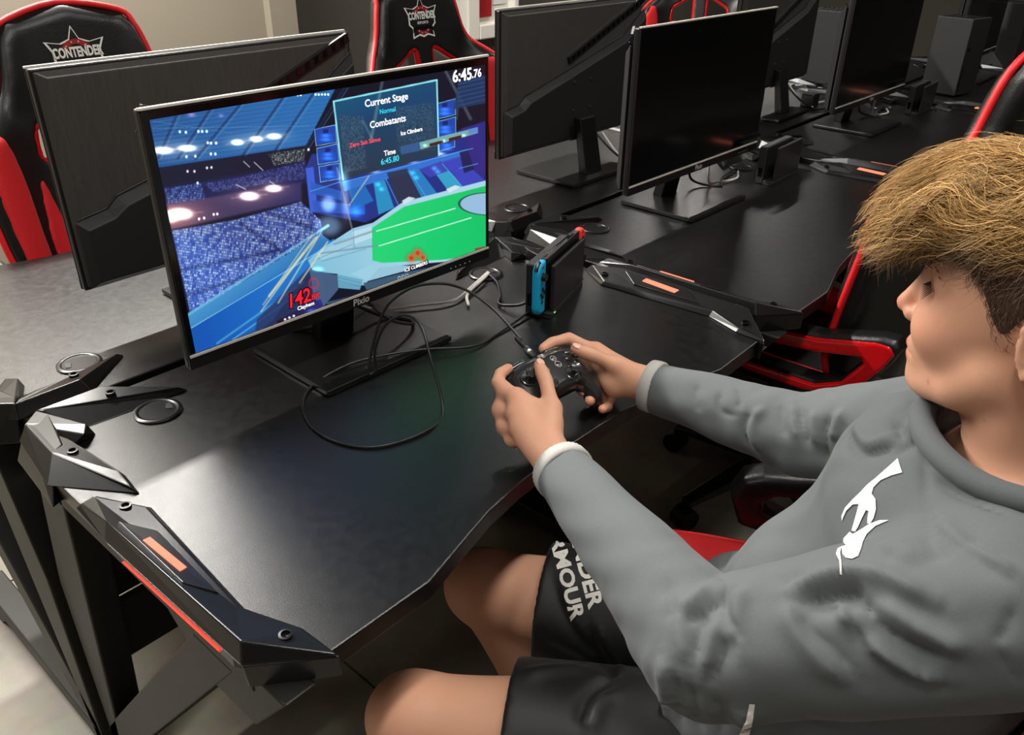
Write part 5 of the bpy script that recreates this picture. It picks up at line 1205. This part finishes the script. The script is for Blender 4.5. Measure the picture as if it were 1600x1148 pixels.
FOLDS = [   # crease lines on the cloth: polyline, depth in mm (minus = valley), width in mm
 (C3([(380, 330), (352, 400), (362, 480), (405, 560), (385, 640)]), -7, 7), (C3([(470, 370), (410, 420), (395, 520), (430, 640)]), 5, 12), (C3([(350, 395), (260, 470), (165, 515)]), -6, 8), (C3([(300, 350), (230, 420), (150, 470)]), 5, 9),
 (C3([(285, 460), (245, 560), (235, 690)]), -6, 7), (C3([(330, 470), (290, 600), (265, 760)]), 4, 9), (C3([(360, 560), (340, 660), (270, 780)]), -5, 8), (C3([(180, 440), (165, 560), (200, 700)]), 4, 12), (C3([(110, 330), (130, 430), (120, 520)]), -3, 12),
 (C3([(640, 430), (700, 540), (800, 630), (940, 770)]), -6, 10), (C3([(600, 400), (660, 540), (760, 660), (900, 800)]), 6, 14), (C3([(870, 470), (915, 580), (1000, 680), (1150, 770), (1300, 795)]), -7, 10), (C3([(905, 560), (1010, 650), (1160, 735), (1290, 765)]), 6, 9),
 (C3([(930, 440), (1050, 560), (1200, 640), (1310, 665)]), -7, 9), (C3([(960, 400), (1100, 500), (1260, 590), (1380, 640)]), 6, 11), (C3([(660, 440), (790, 450), (840, 410), (860, 480)]), -6, 7), (C3([(800, 450), (830, 420), (845, 470), (880, 560)]), 6, 7), (C3([(910, 400), (950, 450), (945, 470)]), -7, 5),
 (C3([(560, 385), (700, 345), (850, 312), (1010, 325), (1150, 385), (1300, 460)]), 8, 12), (C3([(640, 425), (760, 400), (880, 385), (950, 400)]), -10, 13), (C3([(590, 370), (640, 330), (720, 290)]), -4, 10),
 (C3([(1190, 10), (1225, 120), (1400, 240), (1595, 385)]), -4, 8), (C3([(1240, 60), (1300, 150), (1450, 230), (1600, 310)]), 4, 12), (C3([(1310, 140), (1450, 200), (1600, 275)]), -5, 9), (C3([(1170, 110), (1230, 200), (1280, 260)]), -3, 12), (C3([(1000, 230), (1080, 200), (1160, 280)]), 4, 18),
 (C3([(1470, 610), (1530, 530), (1570, 430)]), -3, 5), (C3([(1490, 620), (1540, 700), (1600, 790)]), -2.5, 4),
 (C3([(140, 700), (155, 850), (165, 981)]), -6, 9), (C3([(205, 760), (230, 880), (262, 981)]), -5, 8), (C3([(95, 650), (105, 800), (110, 981)]), 5, 10), (C3([(300, 830), (350, 900), (330, 981)]), -4, 9), (C3([(430, 870), (440, 981)]), 4, 12), (C3([(700, 910), (740, 960), (860, 981)]), -5, 9),
 (C3([(380, 340), (340, 310), (360, 240), (400, 200)]), -4, 8),
 # far sleeve
 (C2([(490, 420), (440, 470), (432, 530), (470, 600)]), -7, 7), (C2([(530, 410), (470, 460), (470, 540), (510, 610)]), 5, 9), (C2([(345, 340), (328, 400), (350, 440), (410, 450)]), -4, 7), (C2([(400, 330), (420, 380), (400, 430)]), -3.5, 7), (C2([(250, 300), (230, 380), (260, 450)]), -3, 12),
 (C2([(600, 390), (590, 470), (620, 560)]), -4, 8), (C2([(670, 400), (675, 500), (720, 600)]), -6, 8), (C2([(640, 390), (640, 480), (665, 570)]), 4, 8), (C2([(730, 420), (720, 500), (750, 590)]), 4, 8), (C2([(800, 430), (770, 510), (765, 600), (780, 660)]), -8, 8), (C2([(845, 420), (815, 500), (800, 560)]), 6, 8),
 (C2([(860, 500), (885, 570), (930, 605), (1000, 590), (1085, 545)]), -8, 9), (C2([(900, 470), (920, 540), (970, 570), (1050, 520)]), 5, 10), (C2([(1050, 470), (1075, 500), (1090, 545)]), -6, 6), (C2([(1090, 520), (1180, 470), (1280, 370)]), 6, 12), (C2([(1000, 620), (1130, 560), (1240, 480)]), -6, 12),
 (C2([(1185, 590), (1190, 700), (1190, 820)]), -3, 7), (C2([(1200, 690), (1350, 790), (1600, 880)]), -6, 6), (C2([(1200, 640), (1350, 740), (1600, 835)]), 4, 8), (C2([(1205, 600), (1260, 540), (1350, 500)]), -5, 8), (C2([(1270, 640), (1310, 570), (1340, 520)]), 4, 7)]
disp = np.zeros(len(hv))
for pl, amp, wd in FOLDS:
    pts = []
    sp = smooth_path([(x, y, 0) for x, y in pl], 6)[:, :2]
    for x, y in sp:
        h = on_cloth(tmp, x, y)
        if h[0] is not None: pts.append(np.array(h[0]))
    if len(pts) < 3: continue
    pts = np.array(pts); wd = 0.8 * wd / 1000; n_ = len(pts)
    lo_, hi_ = pts.min(0) - 3 * wd, pts.max(0) + 3 * wd
    idx = np.where(np.all((hv > lo_) & (hv < hi_), axis=1))[0]
    if len(idx) == 0: continue
    d2 = ((hv[idx][:, None, :] - pts[None]) ** 2).sum(2); j = d2.argmin(1); d2 = d2.min(1)
    fade = np.clip(np.minimum(j, n_ - 1 - j) / (0.22 * n_), 0.15, 1)
    disp[idx] += 1.6 * amp / 1000 * fade * (np.exp(-d2 / (wd * wd)) if amp > 0 else np.exp(-np.sqrt(d2) / (0.8 * wd)))
# soft overall unevenness of the cloth
w1 = np.sin(hv[:, 0] * 61 + 2 * np.sin(hv[:, 2] * 47)) * np.sin(hv[:, 1] * 53 + hv[:, 2] * 38 + 1.7 * np.sin(hv[:, 0] * 29)); disp += 0.0016 * w1
for A0, A1, A2 in ((LSH, LEL, LCU), (RSH, REL, RCU)):   # gathers around the elbows
    sg_ = np.zeros(len(hv)); near = np.full(len(hv), 9.0); ang = np.zeros(len(hv)); L0 = np.linalg.norm(A1 - A0)
    for a_, b_, o_ in ((A0, A1, -L0), (A1, A2, 0.0)):
        ab = b_ - a_; t = np.clip((hv - a_) @ ab / (ab @ ab), 0, 1); r_ = hv - a_ - t[:, None] * ab; dd = np.linalg.norm(r_, axis=1); m_ = dd < near
        near[m_] = dd[m_]; sg_[m_] = (o_ + t * np.linalg.norm(ab))[m_]; ang[m_] = np.arctan2(r_[:, 2], r_ @ np.cross(ab / np.linalg.norm(ab), V(0, 0, 1)))[m_]
    wgt = np.exp(-((sg_ - 0.01) / 0.085) ** 2) * (near < 0.10)
    disp += wgt * 0.0011 * np.sin(sg_ * 165 + 1.6 * np.sin(2 * ang + 0.6) + 0.8 * np.sin(5 * ang)) * (0.6 + 0.4 * np.sin(3 * ang + sg_ * 40))
hv = hv + hN * disp[:, None]
hv = relax_verts(hv, hf, 0.35)
hoodie = mesh_obj('sweatshirt', hv, hf, 'hoodie', person, smooth=True, recalc=False); hoodie['label'] = 'grey hooded sweatshirt with white cuffs and a white horse'
hbvh = BVHTree.FromPolygons([tuple(x) for x in hv], [tuple(x) for x in hf])
# rolled collar laid on the neck opening
cl = []
for a in np.linspace(0, 2 * math.pi, 41):
    p = NECK + V(0.000 + 0.094 * math.cos(a), 0.014 + 0.096 * math.sin(a), 0.0); h = hbvh.ray_cast(Vector((p[0], p[1], 1.08)), Vector((0, 0, -1)))
    cl.append((p[0], p[1], (h[0].z if h[0] is not None else NECK[2]) + 0.003))
cl = np.array(cl); cl[:, 2] = np.convolve(np.r_[cl[-6:-1, 2], cl[:, 2], cl[1:6, 2]], np.ones(11) / 11, 'valid')
mesh_obj('collar', *tube_mesh(cl, 0.0125, 12, cap=False), 'hoodie', hoodie, smooth=True)
# cuffs: ribbed white bands
for cu, ax in ((LCU, LA), (RCU, RA)):
    ax = ax / np.linalg.norm(ax); u_ = np.cross(ax, V(0, 0, 1)); u_ /= np.linalg.norm(u_); w_ = np.cross(ax, u_)
    vs, fs = [], []; prof = [(-0.014, 0.0345), (-0.0165, 0.0365), (-0.0155, 0.0392), (-0.004, 0.0402), (0.002, 0.0396), (0.004, 0.036), (-0.004, 0.0340)]
    N_ = 72
    for (t, r) in prof:
        for j in range(N_):
            a = 2 * math.pi * j / N_; rr_ = r + (0.0005 if j % 2 else -0.0003)
            vs.append(cu + ax * t + (u_ * math.cos(a) + w_ * math.sin(a)) * rr_)
    K_ = len(prof)
    fs = [(k * N_ + j, k * N_ + (j + 1) % N_, ((k + 1) % K_) * N_ + (j + 1) % N_, ((k + 1) % K_) * N_ + j) for k in range(K_) for j in range(N_)]
    mesh_obj('cuff', vs, fs, 'cuff_knit', hoodie, smooth=True)
# maroon shirt collar inside the neck opening
rg = [NECK + V(0, 0.006, -0.012) + V(1, 0, 0) * 0.068 * math.cos(a) + V(0, 1, 0) * 0.070 * math.sin(a) + V(0, 0, 0.012 - 0.030 * math.sin(a)) for a in np.linspace(0, 2 * math.pi, 33)]
mesh_obj('shirt_collar', *tube_mesh(rg, 0.0075, 8, cap=False), 'maroon', person, smooth=True)
# shorts
S = Solid()
for hp, kn, t, r0, r1 in ((LHIP, LKN, 0.72, 0.105, 0.096), (RHIP, RKN, 0.80, 0.105, 0.090)):
    e_ = hp + (kn - hp) * t; d = (kn - hp) / np.linalg.norm(kn - hp)
    S.chain([hp, hp * 0.5 + e_ * 0.5 + V(0, 0, -0.004), e_ + d * 0.06 + V(0, 0, -0.010)], [r0, (r0 + r1) / 2, r1], k=0.03)
S.ell(V(0.01, -0.83, 0.53), (0.175, 0.14, 0.11), RT, k=0.04)
for hp, kn, t in ((LHIP, LKN, 0.72), (RHIP, RKN, 0.80)):
    e_ = hp + (kn - hp) * t; d = (kn - hp) / np.linalg.norm(kn - hp)
    S.put(lambda P, e_=e_, d=d: np.maximum(-((P - e_) @ d), np.linalg.norm(P - e_, axis=1) - 0.16), e_, 0.18, 0.003, 's')
    S.cap(e_ - d * 0.03 + V(0, 0, -0.008), e_ + d * 0.05 + V(0, 0, -0.012), 0.080, 0.086, k=0.004, op='s')
sv, sf = S.mesh(0.0048); sv = relax_verts(sv, sf, 0.5); sN = vert_normals(sv, sf)
tmp = BVHTree.FromPolygons([tuple(x) for x in sv], [tuple(x) for x in sf]); disp = np.zeros(len(sv))
C8 = lambda pts: KK(480, 748, 0.35, pts)
for pl, amp, wd in [(C8([(1240, 640), (1300, 760), (1360, 850), (1400, 880)]), -10, 10), (C8([(1290, 620), (1330, 780), (1400, 860)]), 7, 12), (C8([(1090, 380), (1130, 560), (1230, 720), (1330, 830)]), -5, 9), (C8([(1120, 430), (1200, 640), (1320, 800)]), 5, 9), (C8([(990, 740), (1120, 780), (1280, 840)]), -4, 10),
                    (C8([(1230, 1130), (1240, 1020), (1320, 920), (1420, 890)]), -8, 10), (C8([(1260, 1140), (1290, 1020), (1380, 930)]), 7, 12), (C8([(940, 880), (1100, 850), (1280, 850)]), 6, 12), (C8([(930, 560), (1040, 700), (1150, 800)]), -3, 12), (C8([(1450, 640), (1480, 760), (1500, 880)]), -5, 10)]:
    pts = []
    for x, y in smooth_path([(x, y, 0) for x, y in pl], 6)[:, :2]:
        h = on_cloth(tmp, x, y)
        if h[0] is not None: pts.append(np.array(h[0]))
    if len(pts) < 3: continue
    pts = np.array(pts); wd /= 1000; n_ = len(pts); d2 = ((sv[:, None, :] - pts[None]) ** 2).sum(2); j = d2.argmin(1); d2 = d2.min(1)
    disp += amp / 1000 * np.clip(np.minimum(j, n_ - 1 - j) / (0.22 * n_), 0.15, 1) * np.exp(-d2 / (wd * wd))
sv = sv + sN * disp[:, None]; sv = relax_verts(sv, sf, 0.35)
shorts = mesh_obj('shorts', sv, sf, 'shorts_cloth', person, smooth=True, recalc=False); shorts['label'] = 'black sports shorts with white lettering'
sbvh = BVHTree.FromPolygons([tuple(x) for x in sv], [tuple(x) for x in sf])
# prints pressed onto the cloth: every vertex is laid on the surface and raised half a millimetre
def lay(me, to3d, bvh, m, parent, name, lift=0.0012, cuts=2):
    bm = bmesh.new(); bm.from_mesh(me)
    bmesh.ops.triangulate(bm, faces=bm.faces)
    for _ in range(cuts): bmesh.ops.subdivide_edges(bm, edges=bm.edges[:], cuts=1, use_grid_fill=True)
    bad = []
    for vv_ in bm.verts:
        o_, d_ = to3d(vv_.co.x, vv_.co.y); h = bvh.ray_cast(Vector(o_), Vector(d_))
        if h[0] is None: bad.append(vv_)
        else:
            n_ = h[1] if h[1].dot(Vector(d_)) < 0 else -h[1]; vv_.co = h[0] + n_ * lift
    bmesh.ops.delete(bm, geom=bad, context='VERTS'); me2 = bpy.data.meshes.new(name); bm.to_mesh(me2); bm.free()
    me2.materials.append(MATS[m]); o = bpy.data.objects.new(name, me2); COL.objects.link(o); o.parent = parent; return o
def px_poly(pts):
    me = bpy.data.meshes.new('p'); me.from_pydata([(x, y, 0) for x, y in pts], [], [tuple(range(len(pts)))]); return me
to_cam = lambda x, y: (CAM_POS, ray_dir(x, y))
for k_, poly in enumerate((
  [(1075, 632), (1094, 690), (1050, 702), (1005, 722), (975, 752), (968, 778), (984, 800), (986, 842), (976, 880), (962, 902), (950, 900), (952, 870), (956, 850), (945, 845), (925, 885), (912, 915), (900, 935), (885, 930), (895, 895), (905, 860), (915, 820), (890, 822), (862, 850), (845, 890), (843, 870), (858, 835), (890, 800), (922, 770), (948, 742), (985, 712), (1030, 672)],
  [(1040, 888), (1000, 888), (960, 902), (925, 925), (890, 945), (878, 935), (852, 962), (850, 985), (860, 995), (842, 1000), (845, 1030), (860, 1047), (885, 1052), (910, 1040), (922, 1010), (930, 980), (950, 945), (985, 912)],
  [(842, 1000), (826, 1008), (818, 1030), (832, 1060), (834, 1110), (842, 1112), (840, 1060), (836, 1025)])):
    o = lay(px_poly(C2(poly)), to_cam, hbvh, 'logo_white', hoodie, 'horse_print', cuts=2)
o = lay(px_poly(C3([(455, 848), (478, 850), (470, 905), (455, 981), (410, 990), (440, 920)])), to_cam, hbvh, 'logo_white', hoodie, 'hem_tape', cuts=2)
# lettering round the far leg of the shorts
def lettering(txt, a, b, h, name):
    me = text_mesh(txt, 1.0, name, bold=0.035); co = np.array([x.co[:] for x in me.vertices]); x0, x1 = co[:, 0].min(), co[:, 0].max(); ym = (co[:, 1].max() + co[:, 1].min()) / 2; hh = np.ptp(co[:, 1])
    a = np.array(a, float); b = np.array(b, float); e = b - a; nrm = np.array([e[1], -e[0]]); nrm /= np.linalg.norm(nrm)
    def t3(x, y):
        p = a + e * (x - x0) / (x1 - x0) + nrm * h * (y - ym) / hh
        return CAM_POS, ray_dir(*p)
    return lay(me, t3, sbvh, 'logo_white', shorts, name, cuts=1)
lettering('UNDER', (898, 820), (932, 950), 25, 'leg_lettering'); lettering('ARMOUR', (862, 812), (904, 968), 24, 'leg_lettering')
o = lay(px_poly(C8([(1295, 430), (1310, 432), (1370, 500), (1362, 520), (1330, 500)])), to_cam, sbvh, 'logo_white', shorts, 'leg_emblem', cuts=1)

# ---------------------------------------------------------------- hair: a soft base with thousands of tapering locks
Hr = Solid()
Hr.ell(HW(-10, 0, 52), mm([79, 100, 84]), k=0.02)
Hr.ell(HW(36, 4, 106), mm([72, 74, 46]), k=0.03)
Hr.ell(HW(78, 4, 96), mm([58, 42, 40]), k=0.025)
# cut the face, ears and nape free, then let the fringe fall forward over the brow
Hr.ell(HW(74, 0, 8), mm([130, 70, 70]), k=0.010, op='s')
Hr.ell(HW(104, 8, 88), mm([52, 28, 30]), k=0.022)
Hr.ell(HW(92, 34, 86), mm([26, 24, 24]), k=0.02)
Hr.ell(HW(-24, 84, 4), mm([30, 24, 42]), k=0.008, op='s'); Hr.ell(HW(-24, -84, 4), mm([30, 24, 42]), k=0.008, op='s')
Hr.put(lambda P: (P[:, 2] - (HO[2] - 0.030)) + 0.35 * (P[:, 1] - HO[1]) * 0, HO - V(0, 0, 0.15), 0.25, 0.01, 's')
rv, rf = Hr.mesh(0.004); rN = vert_normals(rv, rf)
hair = mesh_obj('hair', rv, rf, 'hair', person, smooth=True, recalc=False); hair['label'] = 'wavy golden blond hair, darker and short at the sides'
def hair_tone(P, rnd):
    u = (P[:, 2] - HO[2]) * 1000; f_ = (P[:, 1] - HO[1]) * 1000
    t = np.clip((u - 68) / 35 + np.clip((f_ - 55) / 45, 0, 1), 0, 1)[:, None]; c = np.array(lin('#5b4330')) * (1 - t) + np.array(lin('#b8925c')) * t
    return c * (0.45 + 1.0 * rnd[:, None]) + (rnd[:, None] > 0.86) * np.array(lin('#7a5f38')) * t
at = hair.data.attributes.new('hair_tone', 'FLOAT_COLOR', 'POINT'); at.data.foreach_set('color', np.c_[hair_tone(rv, np.full(len(rv), 0.12)), np.ones(len(rv))].astype(np.float32).ravel())
sel = np.where((rv[:, 2] > HO[2] - 0.02))[0]
r3 = np.random.default_rng(12)
NL = 15000
pick = r3.choice(sel, NL); jit = r3.normal(0, 1, (NL, 3))
def strands(P0, N0, rnd, length, lift, rad, seg=8):
    n = len(P0); pts = [P0 - N0 * 0.002]; p = P0.copy(); nn = N0.copy()
    u = (P0[:, 2] - HO[2]) * 1000; f_ = (P0[:, 1] - HO[1]) * 1000; l_ = -(P0[:, 0] - HO[0]) * 1000
    top = np.clip((u - 62) / 32 + np.clip((f_ - 60) / 40, 0, 1), 0, 1)[:, None]
    comb = top * np.stack([-0.25 + 0 * u, 0.95 + 0 * u, -0.05 - 0.85 * np.clip((f_ - 55) / 40, 0, 1)], 1) + (1 - top) * np.stack([0.0 * u, -0.55 + 0 * u, -0.85 + 0 * u], 1)
    fld = np.stack([np.sin(f_ * 0.11 + 1.3 * np.sin(l_ * 0.07) + k_) + np.sin(l_ * 0.16 + u * 0.05 + 2 * k_) for k_ in (0.3, 2.1, 4.4)], 1)
    comb = comb + 0.30 * fld + 0.13 * r3.normal(0, 1, (n, 3)); comb /= np.linalg.norm(comb, axis=1)[:, None]
    ph = 2.0 * np.sin(f_ * 0.06 + l_ * 0.05) + 3 * np.sin(u * 0.05) + 0.5 * r3.random(n); wv = r3.uniform(0.45, 1.0, n) * (0.35 + 0.65 * top[:, 0]); side = np.cross(comb, nn); side /= np.linalg.norm(side, axis=1)[:, None] + 1e-9
    st = (length / seg)[:, None]
    for k in range(seg):
        t = k / seg
        d = comb - nn * (np.sum(comb * nn, 1)[:, None]) * (1 - 0.3 * t) + nn * (lift * (1 - 1.25 * t))[:, None] + side * (wv * np.sin(ph + 5.5 * t))[:, None]
        d[:, 2] -= 0.35 * t * top[:, 0]
        d /= np.linalg.norm(d, axis=1)[:, None]; p = p + d * st; pts.append(p.copy())
    Q = np.stack(pts, 1); T = np.gradient(Q, axis=1); T /= np.linalg.norm(T, axis=2)[..., None] + 1e-9
    A = np.cross(T, nn[:, None, :]); A /= np.linalg.norm(A, axis=2)[..., None] + 1e-9; Bn = np.cross(T, A)
    rr = rad[:, None] * np.linspace(1.0, 0.12, seg + 1)[None] ** 0.8
    ring = np.stack([Q + rr[..., None] * (math.cos(a) * A + 0.6 * math.sin(a) * Bn) for a in (0.0, 2.094, 4.189)], 2)
    vs = ring.reshape(-1, 3); m = seg + 1
    b = (np.arange(n) * m * 3)[:, None, None] + (np.arange(seg) * 3)[None, :, None] + np.arange(3)[None, None]
    b2 = (np.arange(n) * m * 3)[:, None, None] + (np.arange(seg) * 3)[None, :, None] + ((np.arange(3) + 1) % 3)[None, None]
    fs = np.stack([b, b2, b2 + 3, b + 3], -1).reshape(-1, 4)
    return vs, fs, np.repeat(rnd, m * 3)
rnd = r3.random(NL); uu_ = (rv[pick][:, 2] - HO[2]) * 1000
topm = np.clip((uu_ - 58) / 34 + np.clip(((rv[pick][:, 1] - HO[1]) * 1000 - 62) / 40, 0, 1), 0, 1)
vs, fs, rr_ = strands(rv[pick] + 0.0015 * jit, rN[pick], rnd, (0.010 + 0.034 * topm) * r3.uniform(0.6, 1.35, NL), 0.10 + 0.35 * topm * r3.random(NL), (0.00038 + 0.0003 * topm) * r3.uniform(0.6, 1.3, NL))
locks = mesh_obj('hair_locks', vs, fs, 'hair', hair, smooth=True, recalc=False); locks['kind'] = 'stuff'
at = locks.data.attributes.new('hair_tone', 'FLOAT_COLOR', 'POINT'); at.data.foreach_set('color', np.c_[np.clip(hair_tone(vs, rr_), 0, 1), np.ones(len(vs))].astype(np.float32).ravel())
# loose flyaway hairs at the crown and fringe
fl = sel[(rv[sel][:, 2] > HO[2] + 0.075)]; pick = r3.choice(fl, 260); rnd = 0.6 + 0.4 * r3.random(260)
vs, fs, rr_ = strands(rv[pick], rN[pick], rnd, r3.uniform(0.03, 0.06, 260), r3.uniform(0.5, 1.1, 260), np.full(260, 0.00028))
fly = mesh_obj('stray_hairs', vs, fs, 'hair', hair, smooth=True, recalc=False); fly['kind'] = 'stuff'
at = fly.data.attributes.new('hair_tone', 'FLOAT_COLOR', 'POINT'); at.data.foreach_set('color', np.c_[np.clip(hair_tone(vs, rr_), 0, 1), np.ones(len(vs))].astype(np.float32).ravel())
